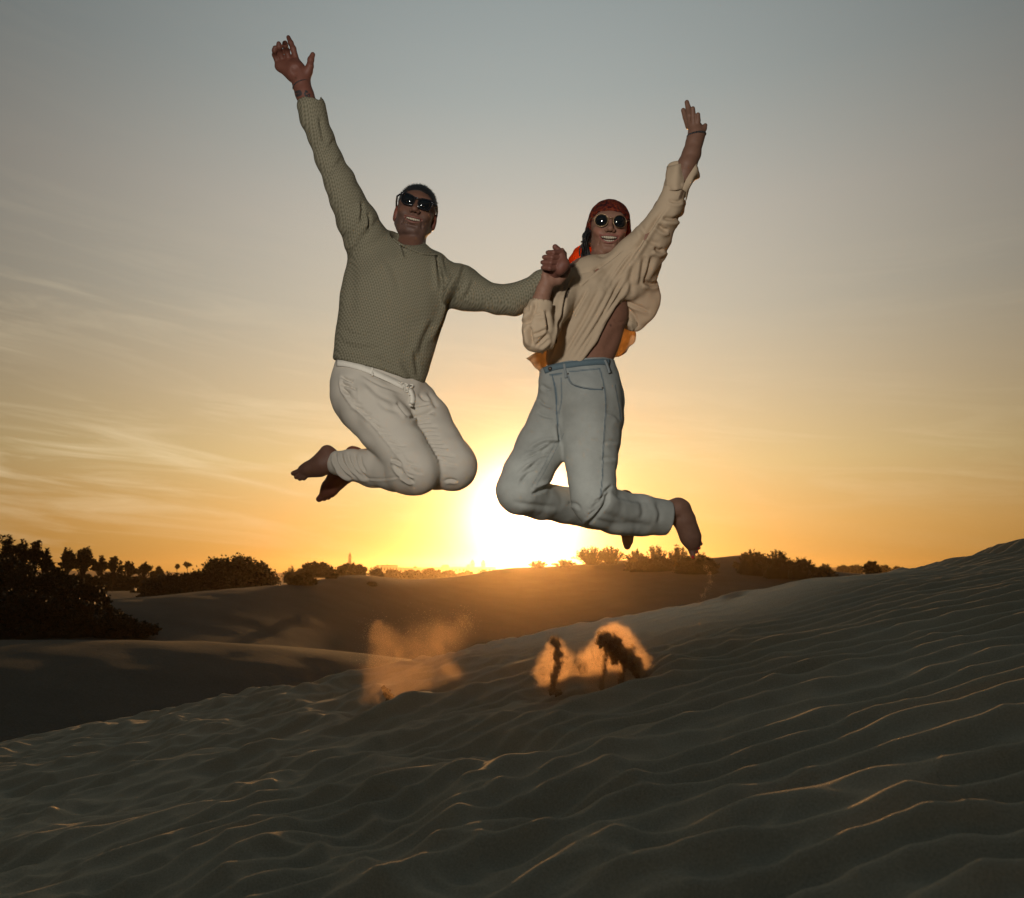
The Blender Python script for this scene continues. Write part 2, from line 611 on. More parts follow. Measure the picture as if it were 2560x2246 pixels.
def m_tint(name, rough=0.8, spec=0.3, weave=0.0, wscale=500.0, var=0.1, vscale=30.0, trans=0.0, bumpd=0.0008):
    """cloth or skin whose dye is stored on the vertices"""
    m, t, b, o = principled(name, rough, spec)
    tc = t.n('ShaderNodeTexCoord').outputs['Object']
    at = t.n('ShaderNodeAttribute', attribute_name='tint').outputs['Color']
    n = t.noise(tc, vscale, 5, 0.65)
    w = t.noise(tc, wscale, 2, 0.6)
    v = t.math('ADD', 1.0 - var - weave, t.math('ADD', t.math('MULTIPLY', n, 2 * var), t.math('MULTIPLY', w, 2 * weave)))
    c = t.n('ShaderNodeVectorMath', operation='SCALE'); t.link(at, c.inputs[0]); t.link(v, c.inputs['Scale'])
    t.link(c.outputs[0], b.inputs['Base Color'])
    bp = t.n('ShaderNodeBump'); bp.inputs['Distance'].default_value = bumpd; bp.inputs['Strength'].default_value = 0.5
    t.link(w, bp.inputs['Height']); t.link(bp.outputs[0], b.inputs['Normal'])
    if trans:
        tr = t.n('ShaderNodeBsdfTranslucent'); t.link(c.outputs[0], tr.inputs[0])
        mx = t.n('ShaderNodeMixShader'); mx.inputs[0].default_value = trans
        t.link(b.outputs[0], mx.inputs[1]); t.link(tr.outputs[0], mx.inputs[2]); t.link(mx.outputs[0], o.inputs[0])
    return m


def m_knit():
    m, t, b, o = principled('olive_knit', 0.9, 0.15)
    tc = t.n('ShaderNodeTexCoord').outputs['Object']
    d = t.noise(tc, 6.0, 2, 0.5, color=True)
    wv = t.n('ShaderNodeVectorMath', operation='MULTIPLY_ADD')
    t.link(d, wv.inputs[0]); wv.inputs[1].default_value = (0.03, 0.03, 0.03); t.link(tc, wv.inputs[2])
    sp = t.n('ShaderNodeSeparateXYZ'); t.link(wv.outputs[0], sp.inputs[0])
    X, Y, Z = sp.outputs
    k = 2 * math.pi / 0.0076
    u = t.math('MULTIPLY', t.math('ADD', t.math('MULTIPLY', X, 0.93), t.math('ADD', t.math('MULTIPLY', Z, 0.36), t.math('MULTIPLY', Y, 0.5))), k)
    v = t.math('MULTIPLY', t.math('SUBTRACT', t.math('MULTIPLY', Z, 0.93), t.math('MULTIPLY', X, 0.36)), k * 0.62)
    su = t.math('SINE', u); sv = t.math('SINE', t.math('ADD', v, t.math('MULTIPLY', t.math('SINE', t.math('MULTIPLY', u, 0.5)), 1.4)))
    h = t.math('MULTIPLY', t.math('ADD', su, t.math('MULTIPLY', sv, 0.9)), 0.28)
    h = t.math('ADD', h, 0.5, clamp=True)
    fine = t.noise(tc, 650.0, 2, 0.6)
    f = t.math('ADD', t.math('MULTIPLY', h, 0.8), t.math('MULTIPLY', fine, 0.3))
    col = t.ramp(f, [(0.10, (0.100, 0.092, 0.061)), (0.42, (0.155, 0.141, 0.096)), (0.95, (0.215, 0.194, 0.136))])  # shade in the holes of the knit put into the colour
    t.link(col, b.inputs['Base Color'])
    bp = t.n('ShaderNodeBump'); bp.inputs['Distance'].default_value = 0.0028; bp.inputs['Strength'].default_value = 0.9
    t.link(f, bp.inputs['Height']); t.link(bp.outputs[0], b.inputs['Normal'])
    return m


M = {}
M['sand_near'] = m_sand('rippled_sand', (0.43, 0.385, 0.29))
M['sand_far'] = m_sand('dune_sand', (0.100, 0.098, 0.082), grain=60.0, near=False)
M['skin'] = m_tint('skin', 0.56, 0.28, 0.05, 420.0, 0.24, 60.0, bumpd=0.0009)
M['knit'] = m_knit()
M['white_cotton'] = m_tint('white_cotton', 0.85, 0.2, 0.04, 900.0, 0.05, 12.0, bumpd=0.0005)
M['denim'] = m_tint('washed_denim', 0.9, 0.1, 0.18, 600.0, 0.24, 13.0, bumpd=0.0007)
M['linen'] = m_tint('beige_linen', 0.85, 0.15, 0.08, 800.0, 0.08, 14.0, trans=0.30, bumpd=0.0007)
M['linen_thin'] = m_tint('thin_linen', 0.85, 0.15, 0.08, 500.0, 0.30, 50.0, trans=0.62, bumpd=0.0007)
M['hair'] = simple('dark_hair', (0.012, 0.011, 0.011), 0.5, 0.4, 0.3, 60.0)
M['lens'] = simple('dark_glass', (0.004, 0.006, 0.008), 0.03, 0.6, 0.0)
M['black_plastic'] = simple('black_plastic', (0.01, 0.01, 0.012), 0.18, 0.6, 0.1)
M['gold'] = simple('gold_metal', (0.40, 0.27, 0.15), 0.4, 0.6, 0.1, 20, 1.0)
M['dark_metal'] = simple('dark_metal', (0.12, 0.10, 0.09), 0.35, 0.5, 0.2, 60, 0.8)
M['teeth'] = simple('teeth', (0.46, 0.40, 0.30), 0.35, 0.5, 0.05)
M['mouth'] = simple('mouth_inside', (0.05, 0.012, 0.01), 0.6, 0.3, 0.1)
M['cord'] = simple('white_cord', (0.62, 0.58, 0.50), 0.8, 0.2, 0.12, 200)
M['bracelet'] = simple('black_beads', (0.015, 0.015, 0.018), 0.4, 0.5, 0.2, 200)
M['red_nail'] = simple('red_nail', (0.45, 0.02, 0.03), 0.25, 0.5, 0.05)
M['foliage'] = simple('dark_foliage', (0.014, 0.019, 0.010), 0.7, 0.2, 0.5, 3.0)
M['foliage_dry'] = simple('dry_foliage', (0.060, 0.046, 0.020), 0.8, 0.2, 0.4, 3.0)
M['bark'] = simple('bark', (0.045, 0.034, 0.024), 0.9, 0.1, 0.3, 8.0)
M['plaster'] = simple('pale_plaster', (0.46, 0.40, 0.32), 0.9, 0.1, 0.1, 0.2)
M['grey_stone'] = simple('grey_stone', (0.20, 0.17, 0.14), 0.9, 0.1, 0.1, 0.2)
M['window'] = simple('window_glass', (0.03, 0.03, 0.035), 0.2, 0.5, 0.0)
M['clod'] = simple('shaded_sand', (0.12, 0.082, 0.050), 0.95, 0.1, 0.35, 90.0)  # loose sand; the shade on the backlit clumps is put into the colour

# ------------------------------------------------------------------ ground
# skylines read as picture points -> directions; each is a ridge at its own real distance
NEAR_CREST = [(-500, 1960), (0, 1858), (113, 1828), (200, 1816), (338, 1788), (532, 1744), (657, 1716), (783, 1693), (895, 1671), (976, 1655),
              (1130, 1628), (1240, 1603), (1364, 1579), (1406, 1570), (1496, 1550), (1613, 1527), (1730, 1507), (1809, 1488),
              (1899, 1467), (2010, 1447), (2094, 1436), (2168, 1429), (2210, 1429), (2255, 1419), (2287, 1421), (2352, 1401), (2430, 1393),
              (2481, 1367), (2560, 1348), (3100, 1260)]
YC = 4.3


def crest_curve():
    xs, zs = [], []
    for px, py in NEAR_CREST:
        a, b = (px - 1280.0) / FPX, (1123.0 - py) / FPX
        t = YC / (CP - b * SP)
        xs.append(a * t); zs.append((SP + b * CP) * t)
    xs = [-12] + xs + [12]
    zs = [zs[0] + 0.2 * (-12 - xs[1])] + zs + [zs[-1] + 0.12 * (12 - xs[-2])]
    return np.array(xs), np.array(zs)


CX, CZ = crest_curve()


def near_z(x, y, detail=True):
    zc = np.interp(x, CX, CZ)
    xs = np.linspace(-12, 12, 481)
    sm = np.interp(xs, CX, CZ)
    ker = np.exp(-(np.linspace(-1.5, 1.5, 61) / 0.7) ** 2); ker /= ker.sum()
    smf = np.interp(x, xs, np.convolve(np.pad(sm, 30, mode='edge'), ker, 'valid'))
    near = np.exp(-((y - YC) / 0.9) ** 2)                      # the crest's own small bumps fade away from it
    zb = smf * (1 - near) + zc * near
    t = YC - y
    z = zb - 0.050 * np.maximum(t, 0) - 0.30 * np.maximum(-t, 0) - 0.02 * np.exp(-(t / 0.25) ** 2)
    if not detail: return z + CAM[2]
    # wind ripples: long crests roughly across the view, forking and drifting
    w1 = perlin(x * 0.8 + 3.1, y * 1.0, 1); w2 = perlin(x * 2.1, y * 2.6 + 9, 2); w3 = perlin(x * 5.2, y * 7.5, 3)
    turn = 0.10 * x + np.where(x < 0.2, 0.34 * (x - 0.2), 0)
    phi = (y - turn + 0.20 * w1 + 0.060 * w2 + 0.014 * w3) / (0.102 + 0.008 * w1)
    fr = phi - np.floor(phi)
    fr = np.where(fr < 0.56, fr / 0.56 * 0.5, 0.5 + (fr - 0.56) / 0.44 * 0.5)   # gentle side and steep side
    prof = (0.5 - 0.5 * np.cos(2 * np.pi * fr)) ** 1.35
    # a rough, trodden part in the middle and on the left
    rough = 1 / (1 + np.exp((x - 0.55 + 0.35 * w1) / 0.30))
    rough2 = np.clip(rough + 0.50 * np.exp(-((y - 0.95) / 0.5) ** 2) + 0.02, 0, 1)
    n1 = perlin(x * 1.7 - 0.9 * y + 0.4 * w2 + 5, y * 2.1 + 0.5 * x + 0.5 * w1, 4)
    n2 = perlin(x * 3.2 - 1.6 * y + 0.5 * n1, y * 4.4 + 1.0 * x + 0.4 * w2, 5)
    n3 = perlin(x * 7.0 - 2.0 * y, y * 9.0 + 1.5 * x + 0.5 * n2, 6)
    n4 = perlin(x * 16.0, y * 20.0, 8)
    def rid(n): return 1 - np.sqrt(n * n + 0.0016)
    hum = 0.080 * (rid(n1) - 0.72) + 0.042 * (rid(n2) - 0.72) + 0.019 * (rid(n3) - 0.7)
    amp = 0.037 * (0.80 + 0.5 * perlin(x * 1.3, y * 1.3 + 40, 7)) * (1 - 0.62 * rough)
    fade = np.clip((YC + 0.05 - y) / 0.20, 0.75, 1)
    hum = hum * (0.22 + 0.78 * rough2)
    z = z + fade * (amp * prof + hum) + 0.0012 * n4 * fade
    # hollows where the feet pushed off
    for px, py, dd, rr, dp in ((985, 1795, 3.0, 0.13, 0.055), (1390, 1730, 2.6, 0.09, 0.04), (1520, 1735, 2.6, 0.12, 0.045), (880, 1805, 2.9, 0.15, 0.03), (1110, 1740, 3.0, .12, .03)):
        c = P(px, py, dd)
        r2 = ((x - c[0]) / rr) ** 2 + ((y - c[1]) / (rr * 1.3)) ** 2
        z = z - dp * np.exp(-r2) + 0.35 * dp * np.exp(-((np.sqrt(r2) - 1.5) / 0.5) ** 2)
    return z + CAM[2]


def build_near():
    ys = [-0.7]
    while ys[-1] < 8.0:
        y = ys[-1]
        ys.append(y + (0.0030 + 0.00175 * max(y, 0) if 0.55 < y < 4.6 else (0.03 if y < 0.55 else 0.05)))
    ys = np.array(ys)
    u = np.linspace(-1, 1, 860)
    Yg, U = np.meshgrid(ys, u, indexing='ij')
    Xg = U * (0.86 * np.maximum(Yg, 0.2) + 0.62)
    Z = near_z(Xg, Yg)
    V = np.stack([Xg, Yg, Z], -1).reshape(-1, 3)
    n, m = Yg.shape
    i = (np.arange(n - 1)[:, None] * m + np.arange(m - 1)[None, :]).ravel()
    F = np.stack([i, i + 1, i + m + 1, i + m], 1)
    structure(put('rippled_dune', V, F, M['sand_near']), 'rippled sand dune in the foreground rising to the right')
    return len(F)


DUNE_LOW = [(-900, 1600), (0, 1605), (200, 1604), (400, 1606), (600, 1612), (800, 1628), (950, 1642), (1100, 1665), (1300, 1720), (1700, 1850), (3400, 2000)]
DUNE_MID = [(-900, 1540), (0, 1530), (200, 1506), (281, 1499), (353, 1497), (479, 1483), (582, 1473), (703, 1464), (788, 1451), (857, 1439), (918, 1437), (960, 1444),
            (1028, 1451), (1114, 1447), (1165, 1439), (1216, 1430), (1244, 1422), (1300, 1418), (1378, 1417), (1496, 1406), (1574, 1399), (1691, 1396),
            (1797, 1397), (1848, 1385), (1910, 1393), (1985, 1405), (2024, 1420), (2083, 1430), (2300, 1445), (2700, 1450), (3400, 1450)]
HILLS = [(-900, 1425), (0, 1424), (430, 1431), (900, 1433), (1250, 1434), (1900, 1436), (2040, 1424), (2070, 1417), (2120, 1419), (2200, 1422), (2260, 1426), (2700, 1420), (3400, 1420)]


def skyline(L, soft=0.012):
    A = sorted(azel(px, py) for px, py in L)
    a, e = np.array([a for a, e in A]), np.array([e for a, e in A])
    g = np.linspace(a[0], a[-1], 1400)
    s = max(1, int(round(soft / (g[1] - g[0]))))
    ker = np.exp(-(np.arange(-3 * s, 3 * s + 1) / s) ** 2 / 2); ker /= ker.sum()
    e1 = np.convolve(np.pad(np.interp(g, a, e), 3 * s, mode='edge'), ker, 'valid')
    s = int(round(0.09 / (g[1] - g[0])))
    ker = np.exp(-(np.arange(-3 * s, 3 * s + 1) / s) ** 2 / 2); ker /= ker.sum()
    return g, e1, np.convolve(np.pad(e1, 3 * s, mode='edge'), ker, 'valid')


S_LOW, S_MID, S_HILL = skyline(DUNE_LOW, 0.03), skyline(DUNE_MID, 0.016), skyline(HILLS)


def mid_R(az):
    return 26.5 + 10.5 * np.tanh((az + 0.16) / 0.20)


def ridge(az, r, S, R, front, back, w):
    t = R - r
    nr = np.exp(-(t / (1.5 * w)) ** 2)
    H = (np.interp(az, S[0], S[1]) * nr + np.interp(az, S[0], S[2]) * (1 - nr)) * R
    s = np.where(t > 0, front, back)
    return H - s * (np.sqrt(t * t + w * w) - w)


def far_z(az, r):
    base = np.interp(r, [0, 10, 17, 48, 100, 700, 6000], [-2.9, -2.5, -2.0, -1.0, -1.1, -1.6, -3.0])
    a = np.abs(az)
    out = base
    lows = ridge(az, r, S_LOW, 11.0, 0.16, 0.22, 1.2)
    mids = ridge(az, r, S_MID, mid_R(az), 0.155, 0.10, 2.0)
    hills = ridge(az, r, S_HILL, 420.0, 0.03, 0.03, 30.0)
    side = np.clip((1.05 - a) / 0.35, 0, 1)
    for z, k in ((lows, 0.25), (mids, 0.35), (hills, 2.0)):
        z = z * side + base * (1 - side)
        h = np.maximum(k - np.abs(out - z), 0) / k
        out = np.maximum(out, z) + h * h * k * 0.25 * np.where(np.abs(out - z) < k, 1, 0) * 0.3
    return out


def build_far():
    az = np.concatenate([np.linspace(-math.pi, -1.0, 60, endpoint=False), np.linspace(-1.0, 1.0, 700), np.linspace(1.0, math.pi, 60)[1:]])
    r = [3.0]
    while r[-1] < 500: r.append(r[-1] * (1.012 if r[-1] < 60 else 1.03) + 0.03)
    r = np.array(r)
    R, A = np.meshgrid(r, az, indexing='ij')
    Z = far_z(A, R)
    x, y = R * np.sin(A), R * np.cos(A)
    Z = Z + 0.017 * perlin(x * 0.35, y * 0.35, 11) * np.clip(R / 20, 0.4, 1.5) + 0.012 * perlin(x * 1.6, y * 1.6, 12)
    # behind and beside the camera the sand comes up to meet the near dune
    back = np.clip((np.abs(A) - 0.95) / 0.5, 0, 1)
    nz = np.clip(near_z(x, np.minimum(y, YC + 3), False) - CAM[2], -2.5, 1.2) - 0.06
    t = np.clip((R - 9) / 14, 0, 1)
    Z = Z * (1 - back) + (nz * (1 - t) + Z * t) * back
    V = np.stack([x, y, Z + CAM[2]], -1).reshape(-1, 3)
    n, m = R.shape
    i = (np.arange(n - 1)[:, None] * m + np.arange(m - 1)[None, :]).ravel()
    F = np.stack([i, i + m, i + m + 1, i + 1], 1)
    V = np.vstack([V, [[0, 0, CAM[2] - 1.3]]])
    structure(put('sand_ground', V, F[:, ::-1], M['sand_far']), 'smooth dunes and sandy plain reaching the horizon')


build_near()
build_far()

# ------------------------------------------------------------------ the two people
def unit(v): return np.asarray(v, float) / np.linalg.norm(v)


class Head:
    """head frame: x = picture right, -y = where the face looks, z = crown; eyes sit at (0, -.09, .025)"""
    def __init__(self, eye_px, d, tilt, roll, yaw, s=1.0):
        e = P(eye_px[0], eye_px[1], d)
        c = unit(CAM - e)
        x = unit(np.cross(np.array([0, 0, 1.0]), c)); x = -x if x[0] < 0 else x
        z = unit(np.cross(x, -c)); z = -z if z[2] < 0 else z
        B = np.stack([x, -c, z], 1)
        def rot(ax, a):
            ca, sa = math.cos(a), math.sin(a)
            return {'x': np.array([[1, 0, 0], [0, ca, -sa], [0, sa, ca]]), 'y': np.array([[ca, 0, sa], [0, 1, 0], [-sa, 0, ca]]),
                    'z': np.array([[ca, -sa, 0], [sa, ca, 0], [0, 0, 1]])}[ax]
        r = math.radians
        self.R = B @ rot('y', r(roll)) @ rot('x', r(-tilt)) @ rot('z', r(yaw))
        self.s = s
        self.C = e - self.R @ (np.array([0, -0.09, 0.025]) * s)
    def w(self, p): return self.C + self.R @ (np.array(p, float) * self.s)
    def loc(self, V): return ((V - self.C) @ self.R) / self.s


def sculpt_head(F, H, man):
    s = H.s
    def E(c, r, k=0.012, op='add'): F.ell(H.w(c), np.array(r) * s, H.R, k * s, op)
    def K(a, b, ra, rb, k=0.008, op='add'): F.cone(H.w(a), H.w(b), ra * s, rb * s, k * s, op)
    wj = 0.060 if man else 0.053
    E((0, 0.012, 0.045), (0.076, 0.094, 0.078), 0.0)
    E((0, -0.022, -0.008), (0.066, 0.070, 0.075), 0.03)
    E((0, -0.030, -0.045), (wj, 0.058, 0.052), 0.03)
    K((-0.030 if man else -0.02, -0.055, -0.070), (0.030 if man else 0.02, -0.055, -0.070), 0.026, 0.026, 0.02)
    K((-0.010, -0.076, -0.080), (0.010, -0.076, -0.080), 0.0165, 0.0165, 0.018)        # chin
    K((-0.034, -0.070, 0.046), (0.034, -0.070, 0.046), 0.018, 0.018, 0.02)             # brow
    for sx in (-1, 1):
        E((sx * 0.043, -0.064, -0.008), (0.022, 0.020, 0.018), 0.018)                   # cheek
        K((sx * 0.062, 0.0, -0.045), (sx * 0.038, -0.048, -0.078), 0.014, 0.014, 0.02)   # jaw line
        # ears
        E((sx * 0.078, 0.016, -0.004), (0.010, 0.019, 0.031), 0.010)
        E((sx * 0.088, 0.006, 0.002), (0.005, 0.009, 0.015), 0.004, 'cut')
        E((sx * 0.076, 0.012, -0.026), (0.008, 0.009, 0.012), 0.008)
        # eye hollow
        E((sx * 0.030, -0.100, 0.025), (0.017, 0.014, 0.012), 0.014, 'cut')
        E((sx * 0.030, -0.078, 0.025), (0.013, 0.013, 0.011), 0.004)
        # cheek pushed up by the smile, and the crease beside the mouth
        E((sx * 0.036, -0.078, -0.020), (0.016, 0.013, 0.014), 0.012)
        K((sx * 0.017, -0.108, -0.016), (sx * 0.036, -0.088, -0.046), 0.0035, 0.0045, 0.006, 'cut')
        K((sx * 0.036, -0.088, -0.046), (sx * 0.037, -0.076, -0.066), 0.0040, 0.003, 0.006, 'cut')
    # nose
    K((0, -0.092, 0.028), (0, -0.116, -0.006), 0.0085, 0.0110, 0.010)
    E((0, -0.117, -0.008), (0.0125, 0.012, 0.0105), 0.006)
    for sx in (-1, 1):
        E((sx * 0.0135, -0.107, -0.012), (0.0085, 0.010, 0.0085), 0.005)
        K((sx * 0.0070, -0.114, -0.022), (sx * 0.0080, -0.104, -0.014), 0.0035, 0.0025, 0.002, 'cut')
    # muzzle, open smile
    E((0, -0.080, -0.042), (0.032, 0.022, 0.026), 0.016)
    mw = 0.0335 if man else 0.036
    mh = 0.0078 if man else 0.0125
    for t in np.linspace(-1, 1, 9):
        z = -0.0440 + 0.0085 * t * t
        E((t * mw * 0.86, -0.104 + 0.016 * t * t, z), (0.0075, 0.020, mh * (1 - 0.55 * t * t)), 0.0035, 'cut')
    n = 9
    up = [(t * mw, -0.1005 + 0.019 * t * t, -0.0440 + mh * 0.95 * (1 - t * t) + 0.0085 * t * t + 0.002) for t in np.linspace(-1, 1, n)]
    lo = [(t * mw, -0.0985 + 0.018 * t * t, -0.0440 - mh * 1.15 * (1 - t * t) + 0.0085 * t * t - 0.002) for t in np.linspace(-1, 1, n)]
    for L, r in ((up, 0.0033), (lo, 0.0042)):
        for i, (a, b) in enumerate(zip(L[:-1], L[1:])):
            f = 1 - 0.45 * abs((i + 0.5) / (n - 1) * 2 - 1)
            K(a, b, r * f, r * f, 0.003)
    K((-0.014, -0.094, -0.066), (0.014, -0.094, -0.066), 0.004, 0.004, 0.008, 'cut')


def dye_head(S, H, man):
    L = H.loc(S.V); x, y, z = L[:, 0], L[:, 1], L[:, 2]
    mw = 0.0335 if man else 0.036
    mh = 0.0078 if man else 0.0125
    t = np.clip(x / mw, -1.1, 1.1)
    zc = -0.0440 + 0.0085 * t * t
    hh = mh * (1 - t * t).clip(0, 1)
    near = (y < -0.07) & (np.abs(x) < mw * 1.08) & (z < 0.0) & (z > -0.08)
    lip = near & (np.abs(z - zc) < hh + (0.0052 if man else 0.0075))
    ins = near & (np.abs(z - zc) < hh * 0.8) & (y > -0.090 + 0.014 * t * t)
    lw = 0.35 if man else 0.6
    S.C[lip] = S.C[lip] * (1 - lw) + np.array((0.25, 0.085, 0.075)) * lw
    S.C[ins] = (0.05, 0.012, 0.010)
    if man:     # short stubble and a close shaved upper lip
        st = np.clip(1 - np.maximum(np.abs(z + 0.062) - 0.034, 0) / 0.018, 0, 1) * (y < 0.02) * ~lip
        st *= np.clip((np.hypot(x, (z + 0.03) * 0.9) - 0.022) / 0.012, 0.45, 1)
        S.C = S.C * (1 - 0.42 * st[:, None]) + np.array((0.045, 0.040, 0.038)) * 0.42 * st[:, None]
    else:
        ck = np.exp(-((np.abs(x) - 0.045) / 0.018) ** 2 - ((z + 0.015) / 0.018) ** 2) * (y < -0.03)
        S.C += np.array((0.05, 0.0, 0.0)) * ck[:, None]
    ear = (np.abs(x) > 0.074) & (np.abs(z) < 0.04)
    S.C[ear] = S.C[ear] * np.array((1.25, 0.8, 0.75))


def teeth_mesh(H, man):
    mb = MB()
    rows = [(-0.0410, 0.0058)] if man else [(-0.0380, 0.0070), (-0.0520, 0.0042)]
    mw = 0.0265 if man else 0.030
    for z0, hh in rows:
        for i in range(-4, 4):
            t = (i + 0.5) / 4
            c = H.w((t * mw, -0.0945 + 0.013 * t * t, z0 + 0.006 * t * t))
            mb.ball(c, np.array((mw / 4 * 0.56, 0.0038, hh * (1 - 0.25 * t * t))) * H.s, H.R, 5)
    return mb


def glasses(H, parent, kind):
    R, s = H.R, H.s
    man = kind == 'wayfarer'
    roll = math.radians(4.0 if man else 1.0)
    def g(u, v, y):            # frame plane, slightly turned and wrapped
        u2, v2 = u * math.cos(roll) + v * math.sin(roll), -u * math.sin(roll) + v * math.cos(roll)
        return H.w((u2, y + 2.6 * u2 * u2, 0.026 + v2))
    YF = -0.108
    root = None
    parts = []
    for sx in (-1, 1):
        pts = []
        for k in range(36):
            a = 2 * math.pi * k / 36
            c, q = math.cos(a), math.sin(a)
            if man:
                ex = 2.0 / 3.6
                u = abs(c) ** ex * np.sign(c) * 0.0255; v = abs(q) ** ex * np.sign(q) * 0.0200
                u += 0.0035 * (v / 0.02) * (1 if c > 0 else 0.2)          # flared upper outer corner
                v += 0.0030 * (u / 0.025) * (v > 0)
                pts.append((sx * (0.0335 + u), v - 0.001))
            else:
                pts.append((sx * (0.0365 + 0.0262 * c), 0.0255 * q * (0.92 if q > 0 else 1.0) - 0.001))
        parts.append((sx, pts))
    # rims
    rim = MB()
    for sx, pts in parts:
        for i in range(len(pts)):
            pass
        loop = [g(u, v, YF) for u, v in pts]
        loop += loop[:2]
        rim.tube(loop, (0.0034 if man else 0.0011) * s, 6, False)
    if man:
        rim.tube([g(-0.013, 0.010, YF), g(0, 0.0125, YF - 0.001), g(0.013, 0.010, YF)], 0.0042 * s, 8)
        for sx in (-1, 1):
            rim.box(g(sx * 0.0640, 0.0150, YF + 0.002), R[:, 0] * 0.0035, R[:, 1] * 0.003, R[:, 2] * 0.0045)
    else:
        rim.tube([g(-0.0115, 0.005, YF), g(0, 0.0090, YF - 0.002), g(0.0115, 0.005, YF)], 0.0013 * s, 6)
    mat = M['black_plastic'] if man else M['gold']
    root = rim.put('sunglasses', mat, parent)
    for sx, pts in parts:
        mb = MB()
        c0 = np.mean([g(u, v, YF) for u, v in pts], 0)
        V = [g((0.0335 if man else 0.0365) * sx, 0, YF - 0.0050)]
        F = []
        for ring, f, y in ((1, 0.5, -0.0038), (2, 1.0, 0.0)):
            for u, v in pts:
                uc = sx * (0.0335 if man else 0.0365); uu = uc + (u - uc) * f * 0.98
                V.append(g(uu, v * f * 0.98, YF + y + 0.0002))
        n = len(pts)
        for i in range(n):
            j = (i + 1) % n
            F.append((0, 1 + i, 1 + j)); F.append((1 + i, 1 + n + i, 1 + n + j, 1 + j))
        # rear side gives the glass a thickness
        off = len(V)
        V += [v + H.R[:, 1] * 0.0018 for v in V]
        F += [tuple(reversed([q + off for q in f])) for f in F]
        for i in range(n):
            j = (i + 1) % n
            F.append((1 + n + i, off + 1 + n + i, off + 1 + n + j, 1 + n + j))
        mb.add(V, F)
        ob = mb.put('lens', M['lens'], root)
        tm = MB()
        hx = 0.066 if man else 0.0630
        tm.tube([g(sx * hx, 0.014 if man else 0.003, YF + 0.002), H.w((sx * 0.079, -0.075, 0.038)), H.w((sx * 0.083, -0.02, 0.034)),
                 H.w((sx * 0.083, 0.022, 0.026)), H.w((sx * 0.080, 0.036, 0.008))], (0.0036 if man else 0.0013) * s, 6)
        tm.put('temple', mat, root)
    return root


def bead_ring(S_c, axis, r, mat, name, parent, br=0.0035, n=26, flat=1.0, thick=None):
    axis = unit(axis); u = unit(np.cross(axis, (0, 1, 0.2))); v = np.cross(axis, u)
    mb = MB()
    for i in range(n):
        a = 2 * math.pi * i / n
        mb.ball(S_c + r * (math.cos(a) * u + flat * math.sin(a) * v), br, None, 4)
    return mb.put(name, mat, parent)


SKIN_M, SKIN_W = (0.132, 0.064, 0.042), (0.215, 0.112, 0.074)


def combine(parts):
    V, Q, C, n = [], [], [], 0
    for S in parts:
        V.append(S.V); Q.append(S.Q + n); C.append(S.C); n += len(S.V)
    return np.concatenate(V), np.concatenate(Q), np.concatenate(C)


def box_of(pts, pad=0.12):
    A = np.array([P(a, b, c) for a, b, c in pts])
    return A.min(0) - pad, A.max(0) + pad


def hand(F, wrist, palm, fingers, k=0.006):
    """palm: list of chains; fingers: list of chains"""
    for c in palm: F.chain(c, 0.010)
    for c in fingers: F.chain(c, k)


def hdr(mode_h, lo, hi, build, base, smooth=1, after=None):
    F = SDF(lo, hi, mode_h); build(F)
    V, Q = F.surface(smooth)
    S = Skinned(V, Q, base)
    if after: after(S)
    return S


# =============================================================== the man
HM = Head((1041, 508), 3.0, 17, 11, -4, 1.0)
man_parts = []


def man_head(F):
    sculpt_head(F, HM, True)
    a, b = HM.w((0, 0.020, -0.045)), P(1022, 650, 3.02)
    F.cone(HM.w((0, 0.030, -0.040)), P(1022, 650, 3.04), 0.055, 0.062, 0.015)
    F.cone(HM.w((0.012, -0.005, -0.055)), P(1030, 640, 3.0), 0.030, 0.042, 0.015)


lo, hi = box_of([(960, 450, 2.85), (1110, 450, 3.2), (1020, 660, 2.8), (1020, 660, 3.15)], 0.07)
man_parts.append(hdr(0.0026, lo, hi, man_head, SKIN_M, 1, lambda S: dye_head(S, HM, True)))


def man_hand_up(F):
    d = 2.86
    hand(F, None,
         [[(756, 212, d, 20), (751, 196, d, 21), (741, 178, d, 25)], [(741, 182, d, 22), (740, 160, d, 13)], [(738, 180, d, 22), (722, 160, d, 13)],
          [(735, 180, d, 22), (707, 162, d, 12)], [(735, 185, d, 20), (697, 166, d, 10)], [(756, 200, d, 17), (770, 178, d - .01, 12)]],
         [[(741, 152, d, 7.8), (733, 122, d - .01, 7.0), (727, 108, d - .01, 6.4), (721, 94, d, 5.2)],
          [(724, 153, d, 7.6), (716, 126, d - .02, 7.0), (713, 113, d - .05, 6.4), (712, 106, d - .06, 6)],
          [(708, 155, d, 7.4), (700, 131, d - .02, 6.8), (698, 118, d - .045, 6.2), (697, 110, d - .05, 5.8)],
          [(695, 160, d, 7.0), (687, 138, d - .015, 6.4), (686, 127, d - .04, 5.6), (687, 120, d - .045, 5.2)],
          [(768, 182, d - .01, 11), (775, 166, d - .02, 8.6), (777, 150, d - .02, 7.6), (782, 137, d - .02, 6.0)]])
    for a, b in (((741, 150), (700, 160)),):
        F.chain([(738, 163, d, 9), (700, 170, d, 8)], 0.012)
    F.chain([(735, 170, d - .045, 9), (742, 186, d - .05, 8)], 0.012, op='cut')
    F.chain([(753, 213, d, 21), (761, 235, d, 21.5), (775, 270, d, 22), (790, 320, 2.89, 22)], 0.012)


lo, hi = box_of([(690, 90, 2.86), (800, 300, 2.88)], 0.05)
S = hdr(0.0024, lo, hi, man_hand_up, SKIN_M, 1)
S.C *= np.array((1.0, 0.78, 0.80))
